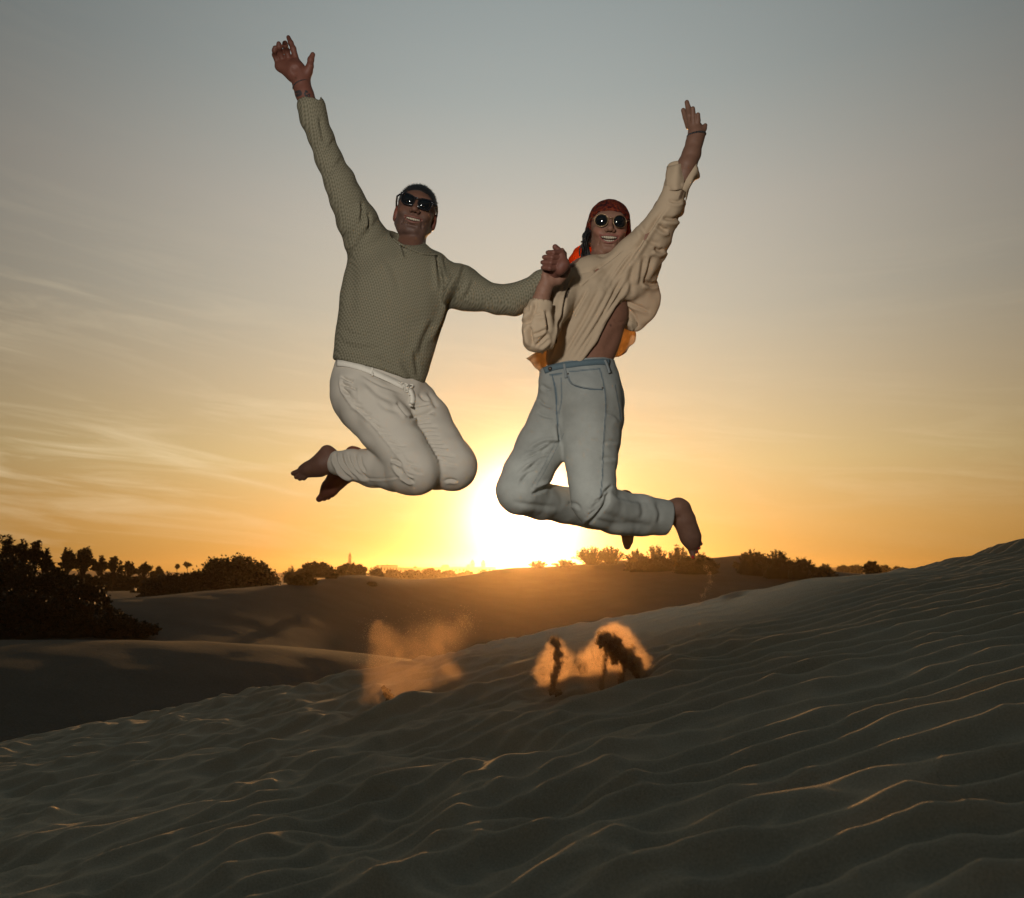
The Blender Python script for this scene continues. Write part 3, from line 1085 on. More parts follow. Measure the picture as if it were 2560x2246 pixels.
# tattoos on the forearm
for pts, w in (([(741, 231), (749, 229), (751, 236), (743, 239)], 6), ([(766, 229), (762, 236), (768, 243), (764, 252)], 3.5),
               ([(764, 228), (769, 231)], 2.5), ([(766, 240), (774, 236), (772, 246)], 2.0), ([(766, 243), (766, 256)], 4)):
    S.dye(pts, w, (0.012, 0.020, 0.024), 0.85)
man_parts.append(S)


def man_fist(F):
    d = 2.74
    F.chain([(1352, 700, 2.84, 17), (1380, 688, 2.80, 18), (1402, 668, d, 16)], 0.012)
    F.chain([(1404, 640, d, 11), (1408, 662, d, 15), (1400, 676, d, 12)], 0.010)
    F.chain([(1398, 640, d + .015, 12), (1396, 668, d + .015, 14)], 0.010)
    F.chain([(1390, 640, d + .03, 12), (1386, 668, d + .03, 13)], 0.010)
    for (x0, y0), (x1, y1), (x2, y2) in (((1404, 631), (1384, 632), (1369, 632)), ((1403, 645), (1380, 644.5), (1360, 643.5)),
                                         ((1400, 658), (1377, 657.5), (1356, 656.5)), ((1397, 671), (1374, 671), (1357, 669.5))):
        F.chain([(x0, y0, d, 7.4), (x1, y1, d - .022, 6.8), (x2 + 3, y2, d - .008, 6.0), (x2, y2, d + .012, 5.4)], 0.0022)
    F.chain([(1400, 632, d + .01, 9), (1395, 625, d + .01, 7.6), (1388, 618, d + .005, 7.2)], 0.003)


lo, hi = box_of([(1345, 605, 2.74), (1430, 710, 2.82)], 0.05)
S = hdr(0.0022, lo, hi, man_fist, SKIN_M, 1)
S.C *= np.array((1.05, 0.86, 0.9))
man_parts.append(S)


def toes(F, pts, d, r, k=0.002):
    for (a, b, c, e) in pts: F.chain([(a, b, d, r), (c, e, d, r * 0.92)], k)


def man_foot_a(F):
    d = 2.98
    F.chain([(880, 1164, d, 24), (845, 1160, d, 24), (826, 1158, d, 26)], 0.012)
    F.chain([(824, 1137, d, 18), (818, 1132, d, 17), (812, 1140, d, 18)], 0.014)
    F.chain([(824, 1150, d, 26), (806, 1160, d, 27), (786, 1169, d, 21), (768, 1174, d, 17), (757, 1177, d, 13)], 0.014)
    F.chain([(800, 1176, d, 17), (762, 1182, d, 11)], 0.01)
    toes(F, [(752, 1176, 733, 1184), (756, 1182, 741, 1193), (762, 1185, 750, 1197), (769, 1186, 760, 1196)], d - .01, 6.6, .001)


lo, hi = box_of([(725, 1110, 2.98), (890, 1200, 2.98)], 0.07)
man_parts.append(hdr(0.003, lo, hi, man_foot_a, SKIN_M, 1))


def man_foot_b(F):
    d = 3.2
    F.chain([(950, 1150, 3.15, 26), (915, 1150, d, 24), (890, 1150, d, 24)], 0.012)
    F.chain([(888, 1136, d, 19), (882, 1134, d, 19)], 0.014)
    F.chain([(884, 1150, d, 27), (862, 1178, d, 30), (842, 1200, d, 24), (824, 1222, d, 21), (815, 1232, d, 15)], 0.014)
    F.chain([(815, 1230, d, 13), (804, 1243, d, 8.5), (798, 1248, d, 8.0)], 0.006)
    toes(F, [(820, 1238, 811, 1248), (829, 1234, 821, 1245), (838, 1228, 831, 1239)], d, 6.0, .001)


lo, hi = box_of([(785, 1110, 3.2), (960, 1260, 3.2)], 0.08)
S = hdr(0.0032, lo, hi, man_foot_b, SKIN_M, 1)
S.C *= np.array((1.1, 0.8, 0.72))
man_parts.append(S)


def man_inner(F):          # what the clothes cover
    g = -0.014
    F.chain([(788, 320, 2.88, 24), (824, 400, 2.9, 28), (867, 500, 2.92, 36), (915, 600, 2.98, 46), (960, 650, 3.02, 60)], 0.03, grow=g)
    F.chain([(1022, 650, 3.02, 50), (985, 700, 3.02, 100), (980, 780, 3.02, 110), (962, 860, 3.02, 100), (950, 940, 3.02, 100)], 0.03, 0.6, grow=g)
    F.chain([(1080, 690, 3.02, 38), (1150, 718, 2.98, 40), (1250, 749, 2.9, 35), (1318, 733, 2.86, 30), (1375, 690, 2.80, 20)], 0.02, grow=g)
    F.chain([(910, 990, 2.98, 70), (975, 1070, 2.88, 62), (1043, 1180, 2.78, 52), (930, 1172, 2.92, 42), (845, 1160, 2.98, 26)], 0.02, grow=g)
    F.chain([(1035, 1010, 3.04, 58), (1098, 1115, 2.95, 58), (1133, 1168, 2.86, 54), (1000, 1160, 3.05, 40), (900, 1150, 3.18, 26)], 0.02, grow=g)


lo, hi = box_of([(750, 260, 2.8), (1400, 1250, 3.2)], 0.2)
man_parts.append(hdr(0.011, lo, hi, man_inner, SKIN_M, 1))
V, Q, C = combine(man_parts)
man_o = P(955, 1000, 3.0)
man = tag(put('person', V, Q, M['skin'], None, man_o, True, C),
          'man in olive knit sweater, white trousers and black sunglasses jumping with right arm raised', 'person', 'people jumping over the dune')
teeth_mesh(HM, True).put('teeth', M['teeth'], man)
glasses(HM, man, 'wayfarer')

# close cropped hair: a thin cap with bristles
F = SDF(HM.C - 0.16, HM.C + 0.17, 0.0028)
F.ell(HM.w((0, 0.014, 0.047)), (0.0785, 0.0965, 0.0815), HM.R, 0.0)
F.plane(HM.w((0, -0.074, 0.080)), HM.R @ np.array((0, -0.86, -0.50)), 0.006)
F.plane(HM.w((0, 0.05, -0.035)), HM.R @ np.array((0, 0.0, -1.0)), 0.006)
for sx in (-1, 1):
    F.ell(HM.w((sx * 0.09, -0.065, -0.01)), (0.05, 0.05, 0.07), HM.R, 0.006, 'cut')
V, Q = F.surface(1)
hb = MB(); hb.add(V, Q)
N = normals(V, Q)
rr = random.Random(3)
SV, SF = [], []
for _ in range(2600):
    i = rr.randrange(len(V))
    n = unit(N[i] + np.array([rr.uniform(-.35, .35) for _ in range(3)])); t = unit(np.cross(n, [rr.uniform(-1, 1), rr.uniform(-1, 1), rr.uniform(-1, 1)]))
    l = rr.uniform(0.004, 0.0085)
    b = len(SV); SV += [V[i] - t * 0.0006, V[i] + t * 0.0006, V[i] + n * l]; SF.append((b, b + 1, b + 2))
hb.add(SV, SF)
hb.put('hair', M['hair'], man)['kind'] = 'stuff'


def man_sweater(F):
    F.chain([(779, 268, 2.87, 35), (785, 300, 2.88, 31.5), (803, 345, 2.89, 30), (823, 400, 2.9, 32), (850, 455, 2.91, 37), (868, 500, 2.93, 41),
             (893, 552, 2.96, 49), (918, 605, 3.0, 54), (940, 650, 3.03, 62)], 0.02)
    F.chain([(940, 650, 3.03, 62), (978, 628, 3.03, 40), (1040, 660, 3.03, 36), (1085, 672, 3.03, 38), (1118, 704, 3.0, 46), (1148, 718, 2.97, 54),
             (1170, 728, 2.95, 48), (1192, 735, 2.94, 39), (1248, 750, 2.9, 35.5), (1284, 750, 2.88, 38), (1320, 733, 2.86, 33), (1354, 707, 2.83, 29), (1378, 692, 2.81, 24)], 0.02)
    F.chain([(975, 690, 3.02, 108), (992, 720, 3.0, 127), (984, 762, 3.0, 127), (968, 833, 3.0, 121), (958, 880, 3.0, 116), (948, 930, 3.0, 110), (948, 980, 3.0, 106)], 0.03, 0.62)
    F.chain([(1020, 640, 3.03, 48), (1030, 670, 3.03, 70)], 0.03, 0.75)
    # opening of the neck and of the raised sleeve, hem
    F.cone(P(1016, 560, 2.98), P(1018, 612, 3.0), 0.066, 0.060, 0.004, 'cut')
    F.cone(P(1050, 600, 3.04), P(1062, 612, 3.04), 0.030, 0.026, 0.004, 'cut')
    a, b = P(741, 256, 2.87), P(816, 266, 2.87)
    n = unit(np.cross(b - a, (0, 1, 0))); n = n if n[2] > 0 else -n
    F.plane(P(779, 262, 2.87), n, 0.003, P(650, 330, 2.6), P(850, 180, 3.2) + (0, .3, 0))
    F.cone(P(777, 250, 2.87), P(781, 276, 2.87), 0.043, 0.040, 0.002, 'cut')
    a, b = P(842, 903, 3.0), P(1058, 963, 3.0)
    n = unit(np.cross(b - a, (0, 1, 0.1))); n = n if n[2] < 0 else -n
    F.plane(a, n, 0.010)


lo, hi = box_of([(735, 240, 2.8), (1400, 990, 3.15)], 0.17)
F = SDF(lo, hi, 0.0052); man_sweater(F)
V, Q = F.surface(2)
S = Skinned(V, Q)
q = S.V * 14
S.V += S.N * (0.0020 * perlin(q[:, 0] + q[:, 1], q[:, 2] - q[:, 1], 21))[:, None]
for pts, a, w in (([(905, 505), (906, 530), (903, 556)], .010, 4), ([(921, 532), (924, 550), (922, 575)], .010, 4), ([(1000, 600), (1010, 625), (1014, 645)], .010, 3.5),
                  ([(1093, 636), (1097, 670), (1104, 730)], .012, 4.5), ([(1110, 640), (1118, 680), (1124, 700)], .008, 4),
                  ([(1163, 662), (1150, 700), (1135, 730), (1120, 765)], .012, 5), ([(1150, 690), (1130, 740), (1115, 790), (1100, 830), (1088, 860)], .014, 6),
                  ([(1185, 700), (1172, 730), (1160, 750)], .006, 5), ([(946, 545), (930, 570), (905, 600), (880, 640)], .005, 8),
                  ([(1085, 800), (1060, 850), (1045, 900)], .006, 8), ([(870, 620), (880, 700), (878, 800)], .004, 12),
                  ([(840, 345), (822, 370), (800, 380)], .004, 5), ([(858, 395), (836, 420), (812, 440)], .004, 5), ([(1260, 716), (1265, 740), (1262, 760)], .004, 6),
                  ([(1000, 900), (1020, 925), (1035, 950)], .005, 7), ([(1035, 870), (1042, 910), (1046, 945)], .005, 6), ([(800, 290), (805, 330), (812, 360)], .006, 5),
                  ([(930, 890), (980, 915), (1030, 940)], .003, 6), ([(960, 640), (985, 680), (1000, 740)], .003, 8), ([(1240, 718), (1225, 735), (1216, 765)], .005, 5),
                  ([(852, 820), (890, 840), (940, 835)], .004, 7), ([(848, 860), (900, 872), (960, 870)], .004, 7)):
    S.fold(pts, a * 1.35, w)
S.re()
sweater = put('sweater', S.V, S.Q, M['knit'], man)
sweater_S = S
# rib at the neckline
def neck_roll(S, pts, r, name, mat, par):
    mb = MB()
    mb.tube([S.at(a, b)[0] + S.at(a, b)[1] * 0.001 for a, b in curve(pts, 5)], r, 7)
    return mb.put(name, mat, par)


neck_roll(S, [(982, 597), (998, 609), (1018, 620), (1042, 630), (1062, 636), (1090, 637)], 0.0042, 'neckband', M['knit'], man)


def man_pants(F):
    F.chain([(947, 925, 3.0, 102), (945, 958, 3.0, 114), (946, 985, 2.99, 112)], 0.03, 0.62)
    F.chain([(908, 985, 2.98, 78), (934, 1020, 2.93, 76), (968, 1070, 2.88, 68), (1006, 1122, 2.83, 60), (1030, 1160, 2.79, 57), (1043, 1180, 2.78, 55.5)], 0.02)
    F.chain([(1043, 1180, 2.78, 55.5), (1022, 1183, 2.80, 51), (985, 1180, 2.86, 46.5), (930, 1172, 2.92, 44), (880, 1163, 2.95, 37), (846, 1158, 2.97, 31)], 0.02)
    F.chain([(1040, 1008, 3.04, 54), (1062, 1050, 3.0, 62), (1095, 1112, 2.93, 60), (1122, 1150, 2.88, 58.5), (1133, 1168, 2.86, 58)], 0.02)
    F.chain([(1133, 1168, 2.86, 58), (1090, 1172, 2.93, 50), (1000, 1166, 3.08, 42), (930, 1160, 3.14, 36), (905, 1156, 3.16, 32)], 0.02)
    F.chain([(990, 980, 2.94, 34), (1022, 1010, 2.94, 26)], 0.03)
    a = P(830, 1158, 2.97)
    F.plane(a, unit(P(826, 1156, 2.97) - P(846, 1160, 2.95)), 0.004, P(780, 1240, 2.7), P(862, 1080, 3.1) + (0, .3, 0))


lo, hi = box_of([(825, 890, 2.78), (1195, 1240, 3.15)], 0.14)
F = SDF(lo, hi, 0.0046); man_pants(F)
F.plane(P(842, 892, 3.0), unit(np.cross(P(1058, 952, 3.0) - P(842, 892, 3.0), (0, -1, -.1))) * (1 if unit(np.cross(P(1058, 952, 3.0) - P(842, 892, 3.0), (0, -1, -.1)))[2] > 0 else -1), 0.006)
V, Q = F.surface(2)
S = Skinned(V, Q, (0.45, 0.41, 0.345))
q = S.V * 11
S.V += S.N * (0.0022 * perlin(q[:, 0] + q[:, 1], q[:, 2] + q[:, 1], 22) + 0.0012 * perlin(q[:, 0] * 2.3 + q[:, 1], q[:, 2] * 2.3, 23))[:, None]
R_ = random.Random(11)
folds = []
# side seam of the near leg with short wrinkles running off it
seam = curve([(852, 925), (850, 960), (868, 1002), (905, 1035), (945, 1080), (985, 1130), (1008, 1165), (1012, 1195)], 8)
for i in range(4, len(seam) - 4, 2):
    x, y = seam[i]
    L = R_.uniform(22, 52)
    folds.append(([(x + 3, y), (x + L * 0.5, y + 4 + R_.uniform(-2, 4)), (x + L, y + 10 + R_.uniform(-3, 6))], R_.uniform(.0022, .0045), R_.uniform(2.2, 3.6)))
# wrinkles across the far thigh
for i in range(13):
    t = i / 12
    x0, y0 = 1032 + 62 * t, 1042 + 112 * t
    L = R_.uniform(30, 58)
    folds.append(([(x0, y0), (x0 + L * 0.5, y0 - 5 + 9 * t), (x0 + L, y0 - 7 + 16 * t)], R_.uniform(.0028, .0055), R_.uniform(2.2, 3.4)))
folds += [([(1024, 1045), (1050, 1038), (1085, 1026)], .010, 4), ([(1030, 1018), (1055, 1012), (1085, 1010)], .006, 4), ([(993, 1005), (1008, 1025), (1022, 1040)], .009, 4),
          ([(853, 942), (868, 950), (884, 950)], .008, 3), ([(858, 962), (878, 968), (892, 976)], .008, 3), ([(856, 948), (862, 975), (880, 1000)], .005, 3),
          ([(977, 1150), (990, 1152), (1005, 1162)], .010, 3.2), ([(985, 1160), (1000, 1180), (1018, 1195), (1036, 1205)], .008, 3.5), ([(1005, 1185), (1022, 1200), (1035, 1208)], .007, 3),
          ([(1110, 1205), (1125, 1200), (1145, 1204)], .006, 3), ([(995, 1165), (1008, 1182), (1016, 1200)], .005, 3),
          ([(838, 1132), (840, 1155), (856, 1180), (882, 1196)], .009, 3), ([(852, 1130), (856, 1155), (874, 1180), (900, 1200)], .008, 3.2), ([(868, 1130), (874, 1155), (890, 1180), (915, 1202)], .009, 3.4),
          ([(886, 1134), (890, 1160), (904, 1184), (925, 1204)], .007, 3.4), ([(900, 1136), (903, 1160), (915, 1182)], .006, 3), ([(845, 1170), (862, 1188), (884, 1199)], .006, 2.5),
          ([(905, 1196), (950, 1198), (1010, 1192)], .003, 2), ([(880, 1020), (900, 1070), (940, 1110)], .003, 12), ([(1070, 980), (1082, 1000), (1092, 1020)], .006, 5),
          ([(900, 935), (950, 962), (1010, 985)], .003, 3), ([(910, 950), (945, 985), (985, 1005)], .004, 7), ([(1045, 985), (1062, 1000), (1082, 1004)], .005, 4), ([(940, 1000), (965, 1020), (1000, 1030)], .003, 6)]
for pts, a, w in folds: S.fold(pts, a * 1.4, w)
S.fold([tuple(p) for p in seam[::6]], -.0030, 2.0, 0)
S.fold([(905, 1204), (960, 1197), (1010, 1196)], -.002, 1.4, 0)
S.fold([(893, 940), (896, 975), (898, 1003), (925, 1000)], -.0022, 1.6, 0)
S.fold([(1020, 962), (1026, 990), (1022, 1015)], -.004, 3.0, 0)
S.re()
trousers = put('trousers', S.V, S.Q, M['white_cotton'], man, attr=S.C)
trousers['label'] = 'white cotton drawstring trousers'
S.ribbon([(842, 908), (870, 911), (910, 922), (960, 943), (1002, 963), (1022, 972)], 15, 0.002, 0.001).put('waistband', M['cord'], trousers)
S.ribbon([(932, 921), (930, 930), (932, 941)], 5, 0.003, 0.004).put('belt_loop', M['cord'], trousers)
mb = S.ribbon([(1022, 968), (1030, 985), (1032, 1002), (1026, 1016)], 12, 0.002, 0.001)
mb.put('fly', M['cord'], trousers)
mb = MB()
for k, pts in enumerate(([(1000, 962), (1010, 958), (1016, 966), (1008, 972), (1003, 966)], [(1012, 968), (1022, 962), (1030, 966), (1022, 973), (1013, 970)],
                         [(1012, 970), (1020, 980), (1024, 990)], [(1010, 970), (1012, 978), (1018, 982)], [(995, 958), (1004, 964), (1012, 969)])):
    L = [S.at(a, b) for a, b in curve(pts, 4)]
    mb.tube([c + n * (0.005 + 0.003 * math.sin(i)) for i, (c, n) in enumerate(L)], 0.0028, 6)
mb.put('drawstring', M['cord'], trousers)
mb = MB()
L = []
for k in range(30):
    a = 2 * math.pi * k / 30
wrist_c, wrist_ax = P(754, 214, 2.86), P(742, 190, 2.86) - P(764, 240, 2.86)
br = bead_ring(wrist_c, wrist_ax, 0.0335, M['bracelet'], 'bracelet', man, 0.0026, 40)
mb = MB(); u = unit(wrist_ax)
mb.box(P(749, 209, 2.86) + np.array((0, -0.031, 0)), (0.006, 0, 0.002), (0, 0.002, 0), u * 0.0022)
mb.put('clasp', M['gold'], br)

# =============================================================== the woman
HW = Head((1526, 554), 3.0, 12, 6, 3, 0.985)
DW = 3.02
wp = []


def w_head(F):
    sculpt_head(F, HW, False)
    F.cone(HW.w((0, 0.022, -0.045)), P(1484, 690, 3.05), 0.045, 0.044, 0.02)
    F.cone(HW.w((-0.022, -0.005, -0.06)), P(1482, 672, 2.99), 0.022, 0.030, 0.02)


lo, hi = box_of([(1460, 490, 2.85), (1590, 490, 3.2), (1480, 700, 2.9), (1480, 700, 3.15)], 0.06)
S = hdr(0.0025, lo, hi, w_head, SKIN_W, 1, lambda S: dye_head(S, HW, False))
for pts, a, w in (([(1478, 610), (1484, 640), (1496, 655)], .003, 3), ([(1488, 620), (1493, 645), (1505, 655)], .003, 3)): S.fold(pts, a, w)
wp.append(S)


def w_hand_up(F):
    d = 2.86
    F.chain([(1741, 340, d, 19), (1738, 325, d, 15.5), (1731, 310, d, 12)], 0.012)
    F.chain([(1742, 332, d, 16), (1742, 318, d, 12)], 0.012)
    F.chain([(1727, 312, d, 9), (1724, 290, d, 7.4), (1721, 272, d + .01, 6.8), (1717, 256, d + .01, 5.6)], 0.004)
    F.chain([(1722, 316, d + .02, 8.5), (1714, 294, d + .03, 7.0), (1708, 276, d + .03, 5.6)], 0.003)
    F.chain([(1734, 313, d - .01, 8.5), (1733, 292, d - .02, 7.0), (1732, 272, d - .03, 5.6)], 0.003)
    F.chain([(1742, 318, d - .01, 8.0), (1745, 302, d - .02, 6.4), (1745, 287, d - .03, 5.4)], 0.003)
    F.chain([(1748, 334, d, 12), (1755, 326, d - .01, 7.4), (1760, 322, d - .01, 6.4), (1763, 314, d - .01, 5.4)], 0.006)
    F.chain([(1741, 340, d, 20), (1736, 356, d, 20), (1729, 385, d, 22), (1718, 412, d, 23), (1708, 445, 2.88, 25), (1690, 480, 2.9, 27)], 0.012)


lo, hi = box_of([(1705, 245, 2.86), (1770, 480, 2.88)], 0.06)
wp.append(hdr(0.0024, lo, hi, w_hand_up, tuple(np.array(SKIN_W) * 0.78), 1))


def w_hand_low(F):
    d = 2.79
    F.chain([(1345, 790, 2.79, 20), (1352, 752, 2.79, 20), (1360, 725, d, 18), (1368, 706, d, 16), (1378, 700, d, 15)], 0.014)
    F.chain([(1366, 706, d - .01, 12), (1363, 690, d - .012, 9.0), (1365, 676, d - .005, 8.4), (1368, 655, d + .01, 7)], 0.006)
    F.chain([(1380, 702, d, 15), (1396, 700, d, 12), (1408, 694, d, 8)], 0.010)
    F.chain([(1400, 698, d + .0, 9), (1412, 690, d + .01, 7.4), (1420, 677, d + .015, 6.2), (1423, 670, d + .02, 5.4)], 0.004)
    F.chain([(1402, 690, d + .02, 9), (1412, 660, d + .04, 8), (1410, 635, d + .03, 6.6), (1405, 626, d - .0, 6)], 0.005)
    F.chain([(1392, 690, d + .03, 11), (1394, 655, d + .05, 9), (1390, 635, d + .04, 7)], 0.005)


lo, hi = box_of([(1330, 620, 2.78), (1430, 810, 2.84)], 0.06)
wp.append(hdr(0.0024, lo, hi, w_hand_low, tuple(np.array(SKIN_W) * 1.05), 1))


def w_foot_a(F):
    d = 3.02
    F.chain([(1640, 1287, d, 30), (1680, 1279, d, 27), (1692, 1275, d, 24)], 0.012)
    F.chain([(1696, 1268, d, 23), (1704, 1272, d, 22)], 0.014)
    F.chain([(1698, 1275, d, 27), (1710, 1300, d, 27), (1720, 1325, d, 25), (1727, 1345, d, 25), (1731, 1358, d, 19)], 0.014)
    F.chain([(1726, 1360, d, 12), (1730, 1378, d, 8.5), (1732, 1389, d - .01, 7)], 0.004)
    toes(F, [(1736, 1358, 1741, 1380), (1741, 1354, 1747, 1370), (1744, 1348, 1752, 1360)], d - .005, 5.6, .001)


lo, hi = box_of([(1640, 1240, 3.0), (1755, 1400, 3.02)], 0.07)
S = hdr(0.003, lo, hi, w_foot_a, tuple(np.array(SKIN_W) * 0.85), 1)
S.fold([(1702, 1290), (1690, 1300), (1684, 1308)], .004, 6)
for k in range(4): S.fold([(1722 + 5 * k, 1345), (1726 + 4 * k, 1360)], .0012, 1.6, 0)
wp.append(S)


def w_foot_b(F):
    d = 3.28
    F.chain([(1510, 1285, 3.2, 30), (1560, 1272, d, 26)], 0.012)
    F.chain([(1563, 1246, d, 21), (1566, 1275, d, 24), (1568, 1310, d, 20), (1569, 1335, d, 15), (1569, 1352, d, 12), (1568, 1366, d, 9)], 0.014)


lo, hi = box_of([(1500, 1230, 3.2), (1590, 1380, 3.28)], 0.07)
wp.append(hdr(0.0035, lo, hi, w_foot_b, tuple(np.array(SKIN_W) * 0.8), 1))


def w_torso(F):
    F.chain([(1446, 925, DW, 70), (1452, 885, DW, 79), (1466, 830, DW, 84), (1480, 780, DW, 86), (1482, 720, DW, 84)], 0.02, 0.62)
    F.chain([(1486, 716, 3.05, 50), (1560, 705, 3.05, 40)], 0.03, 0.8)


lo, hi = box_of([(1400, 640, DW), (1580, 930, DW)], 0.14)
S = hdr(0.0052, lo, hi, w_torso, tuple(np.array(SKIN_W) * np.array((0.95, 0.88, 0.85))), 1)
S.fold([(1533, 800), (1545, 806), (1560, 806)], .003, 3)
S.fold([(1510, 880), (1530, 850), (1545, 820)], .004, 12)
S.dye([(1526, 813), (1527, 815)], 2.4, (0.05, 0.025, 0.02), 0.9)
S.dye([(1500, 896), (1501, 897)], 1.6, (0.05, 0.025, 0.02), 0.8)
wp.append(S)


def w_inner(F):
    g = -0.014
    F.chain([(1480, 720, 3.04, 60), (1560, 670, 3.02, 44), (1610, 600, 2.96, 36), (1660, 520, 2.92, 30), (1700, 460, 2.88, 24)], 0.03, grow=g)
    F.chain([(1440, 700, 3.02, 50), (1400, 740, 2.95, 36), (1352, 836, 2.8, 24), (1348, 790, 2.79, 21)], 0.03, grow=g)
    F.chain([(1450, 960, DW, 70), (1450, 975, DW, 80), (1480, 1020, 3.0, 76), (1478, 1130, 2.94, 64), (1488, 1260, 2.86, 50), (1560, 1283, 2.94, 46), (1655, 1290, 3.01, 30)], 0.02, grow=g)
    F.chain([(1405, 990, 3.06, 58), (1350, 1120, 2.98, 58), (1300, 1232, 2.9, 50), (1400, 1262, 3.06, 40), (1530, 1285, 3.22, 30)], 0.02, grow=g)


lo, hi = box_of([(1240, 440, 2.8), (1710, 1340, 3.2)], 0.2)
wp.append(hdr(0.011, lo, hi, w_inner, SKIN_W, 1))
V, Q, C = combine(wp)
woman = tag(put('person', V, Q, M['skin'], None, P(1450, 1000, 3.0), True, C),
            'woman in beige shirt, blue jeans, headscarf and round sunglasses jumping with left arm raised', 'person', 'people jumping over the dune')
teeth_mesh(HW, False).put('teeth', M['teeth'], woman)
glasses(HW, woman, 'round')


def m_scarf():
    m, t, b, o = principled('red_patterned_scarf', 0.8, 0.2)
    tc = t.n('ShaderNodeTexCoord').outputs['Object']
    n = t.noise(tc, 26.0, 3, 0.6, 2.6)
    n2 = t.noise(tc, 90.0, 2, 0.6, 1.0)
    f = t.math('ADD', t.math('MULTIPLY', n, 0.8), t.math('MULTIPLY', n2, 0.2))
    col = t.ramp(f, [(0.42, (0.010, 0.007, 0.010)), (0.47, (0.13, 0.014, 0.010)), (0.52, (0.27, 0.050, 0.014)), (0.56, (0.014, 0.008, 0.010)), (0.61, (0.12, 0.014, 0.010))])
    t.link(col, b.inputs['Base Color'])
    tr = t.n('ShaderNodeBsdfTranslucent'); t.link(t.mix(0.5, col, (0.8, 0.18, 0.03)), tr.inputs[0])
    mx = t.n('ShaderNodeMixShader'); mx.inputs[0].default_value = 0.25
    t.link(b.outputs[0], mx.inputs[1]); t.link(tr.outputs[0], mx.inputs[2]); t.link(mx.outputs[0], o.inputs[0])
    return m


M['scarf'] = m_scarf()
M['scarf_tail'] = simple('orange_scarf_cloth', (0.40, 0.07, 0.015), 0.8, 0.1, 0.25, 30)
_t = NT(M['scarf_tail'].node_tree)
_b = [n for n in _t.t.nodes if n.type == 'BSDF_PRINCIPLED'][0]; _o = [n for n in _t.t.nodes if n.type == 'OUTPUT_MATERIAL'][0]
_tr = _t.n('ShaderNodeBsdfTranslucent'); _tr.inputs[0].default_value = (0.75, 0.20, 0.03, 1)
_mx = _t.n('ShaderNodeMixShader'); _mx.inputs[0].default_value = 0.65
_t.link(_b.outputs[0], _mx.inputs[1]); _t.link(_tr.outputs[0], _mx.inputs[2]); _t.link(_mx.outputs[0], _o.inputs[0])

H = HW
F = SDF(H.C - 0.17, H.C + 0.18, 0.003)
F.ell(H.w((0, 0.014, 0.044)), np.array((0.086, 0.104, 0.088)), H.R, 0.0)
F.cone(H.w((-0.052, 0.03, 0.0)), H.w((0.052, 0.03, 0.0)), 0.040, 0.040, 0.03)
F.cone(H.w((-0.06, 0.035, -0.03)), H.w((0.06, 0.03, -0.045)), 0.028, 0.030, 0.03)
F.plane(H.w((0, -0.080, 0.066)), H.R @ np.array((0, -0.80, -0.60)), 0.004)
for sx in (-1, 1):
    F.ell(H.w((sx * 0.06, -0.085, -0.01)), (0.060, 0.075, 0.075), H.R, 0.004, 'cut')
F.ell(H.w((-0.10, 0.0, -0.04)), (0.04, 0.04, 0.035), H.R, 0.004, 'cut')
V, Q = F.surface(1)
S = Skinned(V, Q)
S.V += S.N * (0.0016 * perlin(S.V[:, 0] * 40 + S.V[:, 1] * 20, S.V[:, 2] * 55, 31))[:, None]
for pts in ([(1478, 545), (1490, 520), (1520, 508)], [(1475, 560), (1484, 535), (1505, 518)], [(1560, 520), (1572, 545), (1575, 575)], [(1500, 524), (1530, 514), (1560, 528)]):
    S.fold(pts, .0028, 3)
put('headscarf', S.V, S.Q, M['scarf'], woman)


def sheet(grid, th=0.0014, wav=0.0, seed=0, sub=5):
    """a thin cloth from a small grid of (px, py, depth) knots; real thickness"""
    G = np.array(grid, float)
    n, m = G.shape[:2]
    rows = [curve(G[i], sub) for i in range(n)]
    rows = np.array(rows)
    cols = np.array([curve(rows[:, j], sub) for j in range(rows.shape[1])])          # (m', n', 3)
    W = np.array([[P(*c) for c in r] for r in cols])
    a, b = W.shape[:2]
    du = np.gradient(W, axis=0); dv = np.gradient(W, axis=1)
    N = np.cross(du, dv); N /= np.linalg.norm(N, axis=2)[..., None] + 1e-9
    U, Vv = np.meshgrid(np.arange(a) / sub, np.arange(b) / sub, indexing='ij')
    W = W + N * (wav * perlin(U * 1.3 + seed, Vv * 1.3, 40 + seed))[..., None]
    A = (W + N * th / 2).reshape(-1, 3); B = (W - N * th / 2).reshape(-1, 3)
    V = np.vstack([A, B]); o = a * b
    F = []
    for i in range(a - 1):
        for j in range(b - 1):
            q = [i * b + j, (i + 1) * b + j, (i + 1) * b + j + 1, i * b + j + 1]
            F.append(tuple(q)); F.append(tuple(k + o for k in reversed(q)))
    edge = [i * b for i in range(a)] + [(a - 1) * b + j for j in range(1, b)] + [i * b + b - 1 for i in range(a - 2, -1, -1)] + [j for j in range(b - 2, 0, -1)]
    for i, e in enumerate(edge):
        f = edge[(i + 1) % len(edge)]
        F.append((e, e + o, f + o, f))
    mb = MB(); mb.add(V, F)
    return mb


